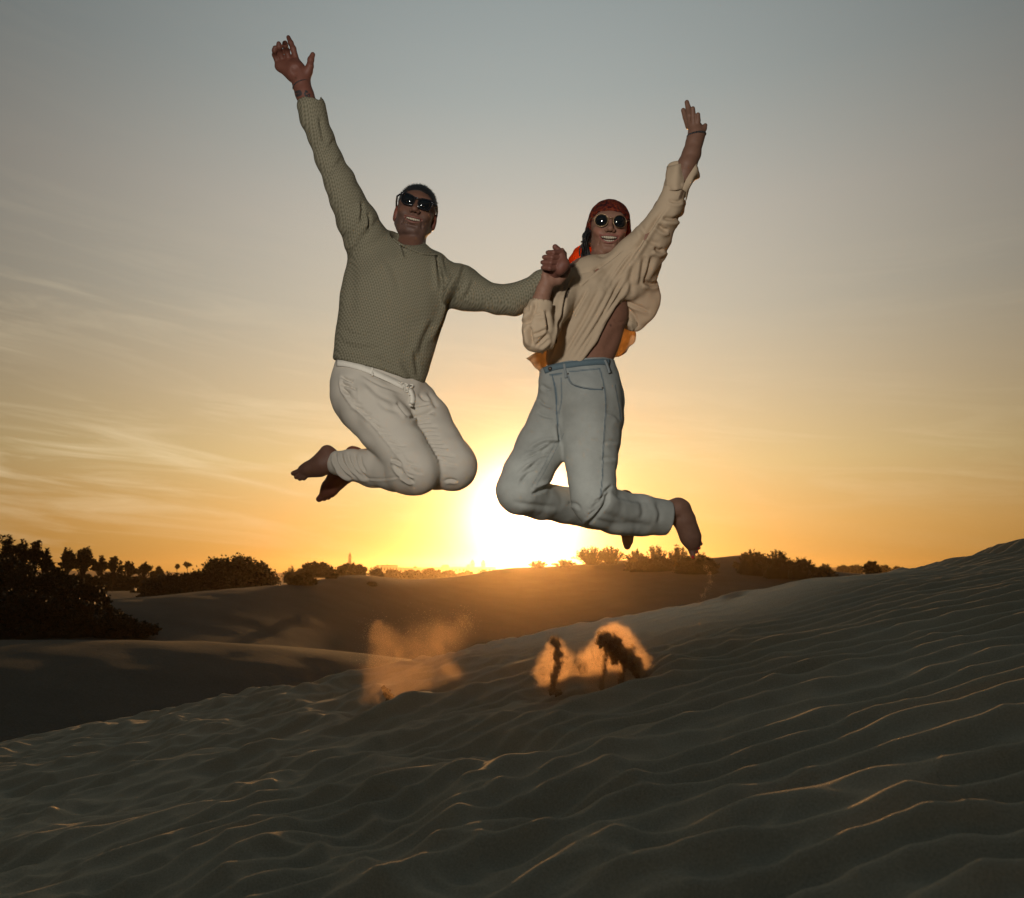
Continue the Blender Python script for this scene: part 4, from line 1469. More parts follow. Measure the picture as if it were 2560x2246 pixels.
# the tied end of the scarf blowing behind the neck, dark locks of hair
sheet([[(1420, 652, 3.16), (1438, 622, 3.15), (1462, 608, 3.14), (1480, 602, 3.13)], [(1424, 668, 3.20), (1446, 640, 3.17), (1468, 626, 3.14), (1486, 620, 3.12)],
       [(1436, 672, 3.17), (1452, 652, 3.19), (1470, 642, 3.15), (1484, 640, 3.12)]], 0.0015, 0.012, 3).put('scarf_tail', M['scarf_tail'], woman)
sheet([[(1426, 668, 3.13), (1448, 652, 3.11), (1480, 640, 3.10)], [(1428, 690, 3.12), (1450, 672, 3.1), (1484, 652, 3.10)], [(1428, 712, 3.12), (1440, 700, 3.1), (1484, 672, 3.12)]],
      0.0015, 0.01, 5).put('scarf_end', M['scarf'], woman)
mb = MB()
mb.tube([P(a, b, c) for a, b, c in curve([(1470, 570, 3.08), (1463, 592, 3.06), (1466, 618, 3.05), (1474, 650, 3.06)], 5)], [0.004, .006, .008, .009, .010, .011, .012, .012, .012, .011, .010, .009, .008, .007, .006, .004], 8)
for pts in ([(1462, 600, 3.06), (1450, 622, 3.07), (1449, 642, 3.07)], [(1464, 590, 3.06), (1458, 602, 3.08), (1452, 606, 3.1)], [(1468, 610, 3.05), (1456, 628, 3.05), (1452, 650, 3.06)],
            [(1576, 596, 3.05), (1578, 606, 3.04), (1574, 614, 3.03)], [(1466, 640, 3.05), (1474, 662, 3.04), (1480, 668, 3.03)], [(1467, 580, 3.06), (1459, 585, 3.07), (1456, 596, 3.08)]):
    mb.tube([P(a, b, c) for a, b, c in curve(pts, 4)], [0.0035] * (4 * (len(pts) - 1)) + [0.001], 5)
_r = random.Random(9)
for k in range(26):
    x0 = 1472 + _r.uniform(-5, 5); y0 = 580 + _r.uniform(-8, 20); o = _r.uniform(-16, 4)
    pts = [(x0, y0, 3.05), (x0 - 6 + o * .4, y0 + 26, 3.04 + _r.uniform(-.02, .03)), (x0 - 2 + o * .7, y0 + 52, 3.05), (x0 + 4 + o, y0 + 70 + _r.uniform(0, 14), 3.06)]
    mb.tube([P(a, b, c) for a, b, c in curve(pts, 4)], [0.0022] * 12 + [0.0006], 4)
hb_ = mb.put('hair', M['hair'], woman)
hb_['kind'] = 'stuff'
mb = MB(); mb.ball(HW.w((-0.083, 0.004, -0.038)), 0.0045); mb.put('earring', simple('pearl', (0.75, 0.7, 0.62), 0.25, 0.6), woman)
bead_ring(P(1741, 339, 2.86), P(1738, 318, 2.86) - P(1741, 350, 2.86), 0.0325, M['bracelet'], 'bracelet', woman, 0.0042, 28)


# ---- shirt
def w_shirt(F):
    # body of the shirt, cut open on the right where the side shows
    F.chain([(1450, 922, DW, 76), (1452, 900, DW, 83), (1456, 870, DW - .005, 84), (1466, 830, DW - .005, 88), (1474, 790, DW - .005, 92), (1478, 752, DW - .005, 94), (1482, 734, DW, 80)], 0.02, 0.70)
    F.chain([(1446, 722, DW, 60), (1486, 704, 3.03, 62), (1550, 690, 3.03, 56)], 0.03, 0.8)
    a, b = P(1455, 903, DW), P(1549, 752, DW)
    n = unit(np.cross(b - a, P(1500, 830, DW) - CAM)); n = n if n[0] > 0 else -n
    F.plane(a, n, 0.004, P(1400, 960, 2.7), P(1640, 744, 2.99) + (0, 0.25, 0))
    # raised sleeve: arm and the full cloth hanging under it
    F.chain([(1546, 684, 3.02, 52), (1582, 652, 3.0, 50), (1611, 620, 2.97, 45), (1633, 590, 2.95, 40), (1654, 553, 2.92, 36), (1675, 512, 2.9, 31), (1688, 470, 2.88, 27), (1690, 424, 2.88, 23)], 0.02)
    F.chain([(1560, 700, 3.0, 58), (1600, 640, 2.98, 50), (1634, 590, 2.95, 36)], 0.03, 0.62)
    F.chain([(1590, 700, 3.03, 50), (1606, 660, 3.02, 46)], 0.03, 0.5)
    for a, b, r in ((1699, 508, 16), (1694, 528, 17), (1680, 562, 15), (1660, 602, 18), (1648, 640, 16), (1668, 580, 15), (1652, 612, 16)):
        F.chain([(a, b, 2.97, r)], 0.012, 0.7)
    F.chain([(1588, 735, 3.03, 44), (1604, 742, 3.04, 43), (1598, 770, 3.05, 38), (1586, 792, 3.06, 30), (1588, 806, 3.06, 19)], 0.025, 0.42)
    F.chain([(1622, 715, 3.05, 20), (1610, 740, 3.05, 38)], 0.02, 0.4)
    # near sleeve of the bent arm
    F.chain([(1412, 720, 2.97, 46), (1385, 770, 2.90, 40), (1362, 820, 2.84, 36), (1350, 848, 2.80, 33)], 0.02)
    F.chain([(1352, 762, 2.79, 30), (1346, 790, 2.79, 36), (1341, 826, 2.79, 36), (1338, 850, 2.79, 31)], 0.014)
    F.chain([(1352, 850, 2.80, 28), (1366, 850, 2.82, 22)], 0.012)
    # neck opening, cuffs
    F.cone(P(1514, 590, 2.97), P(1506, 622, 2.97), 0.056, 0.034, 0.006, 'cut')
    a, b = P(1336, 739, 2.79), P(1374, 752, 2.79)
    n = unit(np.cross(b - a, (0, 1, 0))); n = n if n[2] > 0 else -n
    F.plane((a + b) / 2, n, 0.003, P(1290, 790, 2.65), P(1378, 690, 2.87) + (0, .0, 0))
    F.ell(P(1354, 748, 2.79), (0.040, 0.040, 0.035), None, 0.003, 'cut')
    # the open side: everything right of the placket edge and below the wing
    F.plane(P(1690, 411, 2.88), unit((0.05, 0, 1)), 0.003, P(1640, 440, 2.6), P(1760, 360, 3.1) + (0, .2, 0))


lo, hi = box_of([(1300, 400, 2.8), (1720, 950, 3.1)], 0.15)
F = SDF(lo, hi, 0.0048); w_shirt(F)
V, Q = F.surface(2)
LIN = (0.58, 0.455, 0.315)
S = Skinned(V, Q, LIN)
q = S.V * 13
S.V += S.N * (0.003 * perlin(q[:, 0] + q[:, 1], q[:, 2] - q[:, 0] * .6, 24) + 0.0015 * perlin(q[:, 0] * 2.3 + q[:, 1], q[:, 2] * 2.3, 25))[:, None]
R_ = random.Random(5)
folds = []
# long pulls fanning from the waist up to the raised arm
for i, (x0, y0, x1, y1) in enumerate(((1405, 890, 1500, 720), (1420, 895, 1540, 690), (1435, 898, 1562, 680), (1448, 898, 1578, 690), (1462, 880, 1560, 730), (1476, 862, 1552, 745),
                                      (1490, 720, 1580, 605), (1510, 715, 1600, 600), (1525, 712, 1615, 590), (1540, 700, 1640, 545), (1470, 690, 1560, 620), (1560, 690, 1655, 530),
                                      (1590, 640, 1670, 510), (1450, 700, 1500, 665), (1425, 800, 1470, 720))):
    mx, my = (x0 + x1) / 2 + R_.uniform(-7, 7), (y0 + y1) / 2 + R_.uniform(-5, 5)
    folds.append(([(x0, y0), (mx, my), (x1, y1)], R_.uniform(.004, .0085), R_.uniform(3.2, 5.5)))
folds += [([(1612, 640), (1606, 680), (1600, 715)], .010, 6), ([(1632, 640), (1622, 680), (1612, 712)], .010, 6), ([(1585, 650), (1578, 700), (1580, 740)], .006, 7), ([(1600, 560), (1620, 600), (1650, 612)], .006, 6),
          ([(1640, 560), (1660, 575), (1672, 574)], .010, 5), ([(1655, 545), (1685, 548), (1702, 542)], .010, 5), ([(1635, 620), (1650, 628), (1660, 622)], .010, 5),
          ([(1670, 500), (1690, 505), (1708, 500)], .006, 4), ([(1610, 705), (1630, 712), (1645, 708)], .010, 5), ([(1550, 752), (1590, 764), (1625, 780)], .006, 4), ([(1556, 760), (1585, 790), (1594, 818)], .008, 5),
          ([(1340, 752), (1336, 775), (1322, 800), (1308, 812)], .010, 4), ([(1322, 815), (1326, 840), (1332, 865)], .014, 4.5), ([(1320, 765), (1324, 790), (1322, 815)], .005, 4), ([(1328, 838), (1350, 832), (1364, 822)], .006, 3),
          ([(1336, 868), (1352, 855), (1370, 835)], .008, 4), ([(1345, 872), (1362, 858), (1373, 845)], .007, 3.5), ([(1366, 775), (1370, 800), (1372, 830)], .012, 5), ([(1335, 790), (1350, 785), (1362, 790)], .005, 4),
          ([(1380, 770), (1392, 800), (1396, 850)], .004, 7), ([(1400, 690), (1412, 715), (1405, 740)], .006, 5)]
for pts, a, w in folds: S.fold(pts, a * 1.45, w)
# front opening: groove with a raised edge, the gap's shade painted dark on the linen
plk = [(1437, 690), (1425, 715), (1414, 742), (1404, 790), (1397, 812), (1390, 842), (1386, 862), (1374, 905)]
S.fold(plk, .012, 3.0, 0.9)
S.dye([(1424, 720), (1416, 742)], 5.0, (0.02, 0.013, 0.01), 0.9)
S.dye([(1398, 806), (1389, 836), (1385, 856)], 5.0, (0.02, 0.013, 0.01), 0.9)
S.dye([(1410, 755), (1404, 790)], 2.6, (0.03, 0.02, 0.015), 0.8)
S.dye([(1710, 470), (1700, 495)], 6, (0.10, 0.055, 0.035), 0.8)
S.re()
shirt = put('shirt', S.V, S.Q, M['linen'], woman, attr=S.C)
shirt['label'] = 'loose beige linen shirt blown open at the side'


def tint_sheet(mb, name, mat, par, col=LIN):
    ob = mb.put(name, mat, par)
    at = ob.data.color_attributes.new('tint', 'FLOAT_COLOR', 'POINT')
    buf = np.ones((len(ob.data.vertices), 4), np.float32); buf[:, :3] = col
    at.data.foreach_set('color', buf.ravel())
    return ob


# turned-up cuff of the raised sleeve
tint_sheet(sheet([[(1666, 478, 2.86), (1690, 476, 2.83), (1712, 472, 2.85)], [(1664, 450, 2.86), (1690, 446, 2.825), (1711, 446, 2.85)], [(1667, 417, 2.87), (1690, 411, 2.83), (1710, 409, 2.85)]],
                 0.003, 0.004, 1), 'cuff', M['linen'], shirt)
tint_sheet(sheet([[(1706, 474, 2.83), (1716, 484, 2.84), (1712, 506, 2.88)], [(1716, 448, 2.82), (1730, 452, 2.82), (1730, 458, 2.88)], [(1740, 410, 2.82), (1746, 426, 2.83), (1749, 443, 2.87)]],
                 0.003, 0.004, 2), 'cuff', M['linen'], shirt)
# tails of the shirt, the sun shining through them
tint_sheet(sheet([[(1556, 812, 3.10), (1572, 806, 3.12), (1588, 822, 3.13)], [(1544, 845, 3.10), (1566, 838, 3.14), (1590, 842, 3.12)], [(1532, 872, 3.10), (1560, 866, 3.13), (1580, 866, 3.1)],
                  [(1527, 900, 3.10), (1545, 890, 3.11), (1568, 876, 3.1)]], 0.0012, 0.014, 7), 'shirt_tail', M['linen_thin'], shirt, (0.60, 0.45, 0.27))
tint_sheet(sheet([[(1557, 806, 3.06), (1566, 788, 3.05), (1588, 786, 3.05)], [(1560, 818, 3.05), (1574, 808, 3.02), (1592, 806, 3.04)], [(1570, 828, 3.06), (1582, 828, 3.04), (1591, 824, 3.05)]],
                 0.002, 0.006, 8), 'shirt_tail', M['linen'], shirt)
tint_sheet(sheet([[(1382, 866, 3.02), (1348, 878, 3.0), (1314, 896, 2.98)], [(1374, 890, 3.03), (1350, 896, 3.02), (1326, 905, 3.0)], [(1368, 915, 3.04), (1352, 918, 3.03), (1340, 922, 3.02)],
                  [(1362, 940, 3.04), (1358, 938, 3.04), (1354, 936, 3.03)]], 0.0012, 0.010, 9), 'shirt_tail', M['linen_thin'], shirt, (0.56, 0.42, 0.26))
mb = MB(); mb.ball(P(1356, 882, 2.985), 0.005); mb.put('button', M['cord'], shirt)
# collar
tint_sheet(sheet([[(1432, 704, 2.955), (1446, 680, 2.965), (1474, 662, 2.985)], [(1440, 712, 2.925), (1456, 690, 2.93), (1484, 672, 2.95)], [(1446, 724, 2.915), (1466, 706, 2.92), (1490, 686, 2.94)]],
                 0.0025, 0.003, 4), 'collar', M['linen'], shirt)


# ---- jeans
def w_jeans(F):
    F.chain([(1445, 900, DW, 83), (1443, 918, DW, 84), (1446, 945, DW, 92), (1452, 985, DW, 99), (1462, 1005, DW, 96)], 0.03, 0.66)
    F.chain([(1472, 1000, 3.0, 84), (1474, 1050, 2.98, 82), (1475, 1100, 2.95, 74), (1477, 1150, 2.92, 64), (1480, 1200, 2.89, 57), (1484, 1245, 2.86, 55), (1490, 1260, 2.86, 54)], 0.02)
    F.chain([(1490, 1260, 2.86, 54), (1540, 1280, 2.93, 52), (1600, 1287, 2.98, 49.5), (1650, 1293, 3.01, 43), (1690, 1297, 3.02, 40)], 0.02)
    F.chain([(1406, 990, 3.05, 58), (1388, 1050, 3.02, 62), (1352, 1120, 2.98, 62), (1320, 1180, 2.93, 59), (1299, 1228, 2.9, 58)], 0.02)
    F.chain([(1299, 1228, 2.9, 58), (1350, 1252, 2.98, 46.5), (1410, 1263, 3.07, 44), (1480, 1280, 3.17, 42), (1545, 1288, 3.24, 36)], 0.014)
    F.plane(P(1672, 1295, 3.01), unit(P(1690, 1299, 3.02) - P(1650, 1292, 3.01)), 0.003, P(1630, 1380, 2.8), P(1740, 1200, 3.1) + (0, .25, 0))
    F.cone(P(1668, 1293, 3.02), P(1676, 1295, 3.02), 0.040, 0.052, 0.003, 'cut')
    F.plane(P(1443, 913, DW), unit((-0.13, 0, 1)), 0.003)
    F.chain([(1443, 916, DW, 76), (1446, 935, DW, 84)], 0.01, 0.56, op='noop') if 0 else None


lo, hi = box_of([(1240, 900, 2.86), (1690, 1340, 3.24)], 0.16)
F = SDF(lo, hi, 0.0046); w_jeans(F)
V, Q = F.surface(2)
DEN = np.array((0.265, 0.272, 0.248))
S = Skinned(V, Q, DEN)
q = S.V
fade = 0.5 + 0.5 * np.clip(perlin(q[:, 0] * 9, q[:, 2] * 6 + q[:, 1] * 4, 33), -1, 1)
S.C = S.C * (0.85 + 0.35 * fade)[:, None]
yy = S.py
top = np.clip((1000 - yy) / 90, 0, 1) * 0.25
S.C = S.C * (1 - top[:, None]) + np.array((0.085, 0.135, 0.175)) * top[:, None]
low = np.clip((yy - 1020) / 160, 0, 1)
S.C = S.C * (1 + 0.32 * low[:, None])
S.V += S.N * (0.0022 * perlin(q[:, 0] * 12 + q[:, 1] * 9, q[:, 2] * 12, 26) + 0.0010 * perlin(q[:, 0] * 30 + q[:, 1] * 20, q[:, 2] * 30, 27))[:, None]
R_ = random.Random(8)
folds = []
for i in range(9):       # creases across the thigh that leads
    t = i / 8
    x0, y0 = 1404 - 60 * t, 1108 + 70 * t
    L = R_.uniform(45, 85)
    folds.append(([(x0, y0), (x0 - L * .5, y0 + 4 + 4 * t), (x0 - L, y0 + 24 + 10 * t)], R_.uniform(.0035, .0075), R_.uniform(3, 4.5)))
for i in range(7):       # fan of creases behind the front knee
    a = -0.25 + i * 0.22
    folds.append(([(1524, 1232 + 3 * i), (1504 - 3 * i, 1244 + 9 * i), (1482 - 4 * i, 1258 + 10 * i)], R_.uniform(.005, .009), R_.uniform(2.8, 4)))
folds += [([(1395, 1060), (1398, 1085), (1400, 1110)], .008, 4), ([(1396, 1105), (1360, 1110), (1325, 1128)], .009, 4), ([(1530, 1228), (1560, 1245), (1620, 1255)], .004, 6), ([(1480, 1300), (1540, 1312), (1600, 1316)], .006, 8),
          ([(1500, 1280), (1550, 1300), (1640, 1322)], .005, 10), ([(1378, 1205), (1360, 1225), (1330, 1235)], .009, 4), ([(1368, 1212), (1350, 1222), (1335, 1224)], .007, 4),
          ([(1345, 996), (1358, 1010), (1385, 1020)], .005, 4), ([(1342, 1030), (1360, 1040), (1384, 1045)], .005, 4), ([(1352, 962), (1364, 972), (1378, 975)], .006, 4), ([(1500, 1150), (1520, 1145), (1540, 1148)], .004, 4),
          ([(1505, 1110), (1525, 1104), (1545, 1108)], .003, 4), ([(1515, 1030), (1535, 1036), (1552, 1050)], .004, 4), ([(1280, 1255), (1320, 1262), (1400, 1270)], .003, 6), ([(1420, 1258), (1440, 1262), (1452, 1275)], .004, 4),
          ([(1600, 1250), (1608, 1280), (1600, 1300)], .003, 6), ([(1640, 1255), (1650, 1285), (1645, 1310)], .003, 5), ([(1530, 1215), (1512, 1230), (1500, 1252)], .008, 3.5)]
for pts, a, w in folds: S.fold(pts, a * 1.4, w)
dk = (0.045, 0.085, 0.115)
fly = [(1381, 940), (1390, 985), (1392, 1030), (1394, 1064)]
side = [(1500, 925), (1508, 955), (1514, 1000), (1512, 1060), (1508, 1120), (1505, 1200), (1500, 1240)]
for pts, w, al in ((fly, 2.2, .8), ([(1402, 945), (1404, 1000), (1396, 1035)], 1.6, .6), (side, 1.8, .75), ([(1419, 940), (1428, 958), (1450, 968), (1480, 973), (1506, 974)], 2.4, .85),
                   ([(1424, 930), (1460, 926), (1500, 922)], 1.8, .7), ([(1375, 938), (1392, 936), (1404, 934)], 3.0, .8), ([(1538, 964), (1544, 1000), (1552, 1050)], 1.8, .6), ([(1554, 975), (1558, 1045)], 1.8, .5),
                   ([(1394, 1064), (1398, 1100)], 1.6, .6), ([(1400, 1085), (1362, 1160), (1330, 1215)], 1.0, .35), ([(1410, 1085), (1372, 1160), (1340, 1215)], 1.0, .35), ([(1386, 960), (1394, 1010)], 7, .25)):
    S.dye(pts, w, dk, al)
S.fold(fly, -.002, 2.4, 0); S.fold(side, -.0022, 2.0, 0)
S.fold([(1419, 940), (1428, 958), (1450, 968), (1480, 973), (1506, 974)], .004, 2.2, .8)
S.re()
jeans = put('jeans', S.V, S.Q, M['denim'], woman, attr=S.C)
jeans['label'] = 'faded light blue high-waisted jeans'
DKD = simple('dark_denim', (0.095, 0.135, 0.155), 0.85, 0.2, 0.3, 300)
LTD = simple('light_denim', (0.19, 0.21, 0.21), 0.85, 0.2, 0.25, 300)
S.ribbon([(1361, 927), (1378, 921), (1400, 916), (1450, 909), (1500, 905), (1523, 907)], 15, 0.0022, 0.0012).put('waistband', DKD, jeans)
for pts in ([(1411, 911), (1413, 925), (1416, 946)], [(1511, 901), (1517, 915), (1523, 934)]):
    S.ribbon(pts, 5.5, 0.003, 0.0042).put('belt_loop', LTD, jeans)
c, n = S.at(1377, 923)
mb = MB(); mb.ball(c + n * 0.005, (0.0085, 0.0085, 0.0085), None, 6); mb.put('button', M['dark_metal'], jeans)
for a, b in ((1420, 935), (1506, 970)):
    c, n = S.at(a, b); mb = MB(); mb.ball(c + n * 0.002, 0.0036, None, 5); mb.put('rivet', M['dark_metal'], jeans)
S.ribbon([(1419, 939), (1427, 957), (1450, 967), (1480, 972), (1506, 973)], 2.2, 0.0016, 0.001).put('pocket', LTD, jeans)
# red painted nails
mb = MB()
for a, b, r in ((1732, 1393, 0.0055), (1741, 1380, .003), (1746, 1371, .003)):
    mb.ball(P(a, b, 3.0), (r, r * .6, r * 1.2), None, 5)
mb.put('toenails', M['red_nail'], woman)

# ------------------------------------------------------------------ plants, buildings, air, flying sand
def ground_at(px, r):
    az, _ = azel(px, 1440)
    x, y = r * math.sin(az), r * math.cos(az)
    z = float(far_z(np.array([az]), np.array([r]))[0]) + CAM[2]
    return np.array([x, y, z])


def top_height(px, py, r):
    """world z of the line of sight through (px, py) at horizontal range r"""
    _, e = azel(px, py)
    return CAM[2] + e * r


def r_for(px, py):
    """range at which the face of the middle dune is seen at (px, py)"""
    az, e = azel(px, py)
    R = float(mid_R(az))
    rs = np.linspace(R * 0.5, R, 160)
    el = far_z(np.full(160, az), rs) / rs
    i = np.where(el < e)[0]
    return float(rs[i[-1]]) if len(i) else R * 0.7


def plant(px0, px1, py_top, r, name, label, cat, group=None, kind='bush', leaf=0.045, n=9000, seed=1, sticks=40, py_base=None, mat='foliage', trunk=0.0, core=True, asym=0.0, depth=0.7):
    """crown of many small leaves on branches over a dense heart; px0..px1 wide, its top seen at py_top"""
    rg = np.random.default_rng(seed)
    if r is None: r = r_for((px0 + px1) / 2, py_base)
    c = ground_at((px0 + px1) / 2, r)
    if py_base is not None: c[2] = min(c[2] + 2.0, top_height((px0 + px1) / 2, py_base, r))
    W = (px1 - px0) / 2 / FPX * r
    Ht = top_height((px0 + px1) / 2, py_top, r) - c[2]
    if Ht < 0.08: Ht = 0.08
    root = empty(name, c)
    tag(root, label, cat, group)
    # branches rise from the foot (or the trunk) and end on an uneven dome
    z0 = trunk * Ht
    st = MB(); tips = []
    for i in range(sticks):
        a = rg.uniform(0, 2 * np.pi); q = rg.uniform(0.0, 1.0) ** 0.6
        hgt = (1 - 0.72 * q ** 2.2) * rg.uniform(0.80, 1.0) + asym * math.cos(a) * q
        tip = c + np.array([W * q * math.cos(a), depth * W * q * math.sin(a), z0 + (Ht - z0) * max(0.12, min(1.0, hgt))])
        base = c + np.array([W * 0.30 * q * math.cos(a) * (1 - 0.8 * (trunk > 0)), depth * W * 0.3 * q * math.sin(a) * (1 - 0.8 * (trunk > 0)), z0 * 0.9 - 0.05 * (trunk == 0)])
        mid = base * 0.45 + tip * 0.55 + np.array([0, 0, 0.12 * Ht]) * (q - 0.2)
        pts = curve([base, mid, tip], 3)
        tips.append((pts, q))
        if i < 24 or kind != 'bush': st.tube(pts, np.linspace(0.022, 0.005, len(pts)) * max(0.6, Ht / 2.0), 4, False)
    if trunk > 0:
        for k in range(2 if W > 0.6 else 1):
            o = np.array([rg.uniform(-.12, .12) * W, rg.uniform(-.1, .1) * W, 0])
            st.tube([c + o + (0, 0, -0.2), c + o * 1.2 + (0.03 * Ht, 0, z0 * 0.5), c + o * 0.6 + (0, 0, z0 * 1.05)], np.array([0.035, 0.028, 0.022]) * Ht * 0.8, 6, False)
    st.put('trunk' if trunk > 0 else 'stems', M['bark'], root)
    # leaves, gathered in clumps along the outer half of the branches
    per = max(1, n // len(tips))
    cen = []
    for pts, q in tips:
        T = rg.random(per) ** (0.55 if kind != 'wispy' else 0.7)
        lo_ = {'bush': 0.35, 'tree': 0.28, 'wispy': 0.10}[kind]
        T = lo_ + (1 - lo_) * T
        idx = T * (len(pts) - 1); i0 = np.clip(idx.astype(int), 0, len(pts) - 2); f = (idx - i0)[:, None]
        Pp = pts[i0] * (1 - f) + pts[i0 + 1] * f
        sp = (0.15 if kind == 'bush' else 0.095 if kind == 'tree' else 0.05) * max(W, Ht * 0.5) * (1.15 - T[:, None] * 0.75)
        cen.append(Pp + rg.normal(0, 1, (per, 3)) * sp * 0.6)
    C = np.concatenate(cen)
    if kind == 'bush' and core:           # dense skirt down to the ground
        k = n // 2
        a = rg.uniform(0, 2 * np.pi, k); q = rg.random(k) ** 0.5; h = rg.random(k)
        rr_ = W * q * (1 - 0.35 * h)
        C = np.vstack([C, c + np.stack([rr_ * np.cos(a), depth * rr_ * np.sin(a), Ht * 0.72 * h * (1 - 0.5 * q ** 3)], 1)])
    C[:, 2] = np.maximum(C[:, 2], c[2] - 0.1)
    m = len(C)
    d1 = rg.normal(0, 1, (m, 3)); d1 /= np.linalg.norm(d1, axis=1)[:, None]
    d1[:, 2] = np.abs(d1[:, 2]) * 0.7 + 0.2
    d2 = np.cross(d1, rg.normal(0, 1, (m, 3))); d2 /= np.linalg.norm(d2, axis=1)[:, None] + 1e-9
    L = leaf * rg.uniform(0.6, 1.5, (m, 1)); Wd = L * (0.42 if kind != 'wispy' else 0.25)
    V = np.stack([C - d2 * Wd * 0.5, C + d1 * L * 0.5 + d2 * Wd, C + d1 * L * 1.2, C + d1 * L * 0.5 - d2 * Wd], 1).reshape(-1, 3)
    Fq = np.arange(4 * m, dtype=np.int32).reshape(m, 4)
    o = put('crown', V, Fq, M[mat], root, smooth=False)
    if core:
        mb = MB()
        nn = 14
        Vc, Fc = [], []
        for i in range(nn + 1):
            ph = 0.5 * math.pi * i / nn
            for j in range(2 * nn):
                th = math.pi * j / nn
                b = 0.78 + 0.16 * float(perlin(np.array([math.cos(th) * 2.0 + seed]), np.array([math.sin(th) * 2.0 + ph * 2]), 5)[0])
                Vc.append(c + np.array([W * b * math.sin(ph) ** 0.8 * math.cos(th), depth * W * b * math.sin(ph) ** 0.8 * math.sin(th), -0.15 * min(1, Ht) + (Ht * 0.80 * b + 0.1 * min(1, Ht * .5)) * math.cos(ph) * (1 - 0.1 * math.sin(3 * th + seed))]))
        for i in range(nn):
            for j in range(2 * nn):
                k2 = (j + 1) % (2 * nn)
                Fc.append((i * 2 * nn + j, (i + 1) * 2 * nn + j, (i + 1) * 2 * nn + k2, i * 2 * nn + k2))
        mb.add(Vc, Fc); mb.put('inner_twigs', M[mat], root)
    return root


GB = 'dark bushes massed at the left edge'
plant(-120, 130, 1392, 15.5, 'bush', 'tall dark bush at the far left edge of the thicket', 'bush', GB, n=9000, seed=1)
plant(40, 215, 1418, 15.0, 'bush', 'dark rounded bush under the airy trees in the thicket', 'bush', GB, n=8000, seed=2)
plant(120, 285, 1462, 14.6, 'bush', 'sloping dark bush beside the pale sand patch', 'bush', GB, n=8000, seed=3)
plant(-80, 160, 1470, 13.3, 'bush', 'wide black bush at the foot of the thicket by the left edge', 'bush', GB, n=7000, seed=4)
plant(90, 320, 1500, 13.1, 'bush', 'low dark bush in the middle of the thicket foot', 'bush', GB, n=7000, seed=5, leaf=.04)
plant(220, 392, 1552, 12.8, 'bush', 'small low bush at the right tip of the dark thicket', 'bush', GB, n=6000, seed=6, leaf=.035)
GT = 'airy trees behind the dark thicket'
for i, (a, b, t, r, s, lab) in enumerate(((-30, 42, 1333, 17, 40, 'tallest airy tree, at the left edge above the thicket'), (30, 66, 1346, 17.2, 24, 'slim feathery tree second from the left edge'),
                                          (66, 100, 1350, 17, 22, 'small feathery tree above the left part of the thicket'), (92, 128, 1368, 17, 22, 'low leaning tree between the feathery tree and the round one'),
                                          (143, 186, 1366, 26, 34, 'round airy tree with bare stems showing sky through it'), (180, 232, 1360, 26, 34, 'airy tree with a knobbly crown beside the round one'),
                                          (228, 272, 1391, 34, 30, 'dense small tree in the middle of the far row'), (264, 306, 1390, 34, 30, 'broad tree right of the dense small tree'),
                                          (300, 342, 1402, 36, 26, 'tree with gaps near the right end of the far row'), (335, 384, 1404, 37, 30, 'broad dark tree near the right end of the far row'),
                                          (380, 408, 1415, 38, 18, 'last small tree at the right end of the far row'))):
    plant(a, b, t, r, 'tree', lab, 'tree', GT, 'tree', leaf=0.034 if r < 20 else 0.055, n=1700, seed=50 + i, sticks=s, trunk=0.30, core=False, py_base=1478 if r < 30 else 1466)
plant(436, 446, 1412, 60, 'tree', 'tiny distant tree, left one of the pair in the gap', 'tree', None, 'tree', leaf=.10, n=500, seed=70, sticks=9, trunk=0.55, core=False, py_base=1440)
plant(456, 476, 1407, 60, 'tree', 'small distant spreading tree in the gap between bushes', 'tree', None, 'tree', leaf=.10, n=700, seed=71, sticks=12, trunk=0.6, core=False, py_base=1440)
for i, (a, b, t, r, base, lab) in enumerate(((150, 260, 1438, 30, 1470, 'dark scrub under the row of airy trees, left end'), (225, 345, 1436, 36, 1472, 'dark scrub under the middle of the far tree row'), (320, 440, 1436, 40, 1476, 'dark scrub under the right end of the far tree row'))):
    plant(a, b, t, r, 'bush', lab, 'bush', 'scrub under the far trees', n=3500, seed=80 + i, leaf=.08, py_base=base)
plant(352, 520, 1436, 23.5, 'bush', 'low dark bush sloping down to the sand, left of the tall one', 'bush', None, n=6500, seed=90, leaf=.055, py_base=1496)
plant(470, 700, 1392, 24.5, 'bush', 'large dark bush with spiky top on the dune ridge', 'bush', None, n=11000, seed=91, sticks=70, leaf=.06, py_base=1482)
GR = 'bushes along the middle dune ridge'
for i, (a, b, t, r, base, lab) in enumerate(((704, 760, 1414, 33, 1452, 'feathery bush right of the large dark bush'), (745, 838, 1406, 36, 1440, 'rounded bush left of the slender tower'), (722, 788, 1438, None, 1462, 'low dark mound of scrub on the dune slope'),
                                             (810, 846, 1432, None, 1446, 'small scrub mound below the slender tower'), (836, 922, 1408, 38, 1438, 'rounded bush in front of the slender tower'), (918, 965, 1412, 37, 1442, 'small dark bush left of the flat pale building'),
                                             (916, 944, 1456, None, 1465, 'tiny patch of scrub on the bare dune face'))):
    plant(a, b, t, r, 'bush', lab, 'bush', GR, n=3600 if b - a > 60 else 1200, seed=100 + i, leaf=.07 if b - a > 60 else .03, sticks=36, py_base=base)
GF = 'low scrub on the plain beyond the dunes'
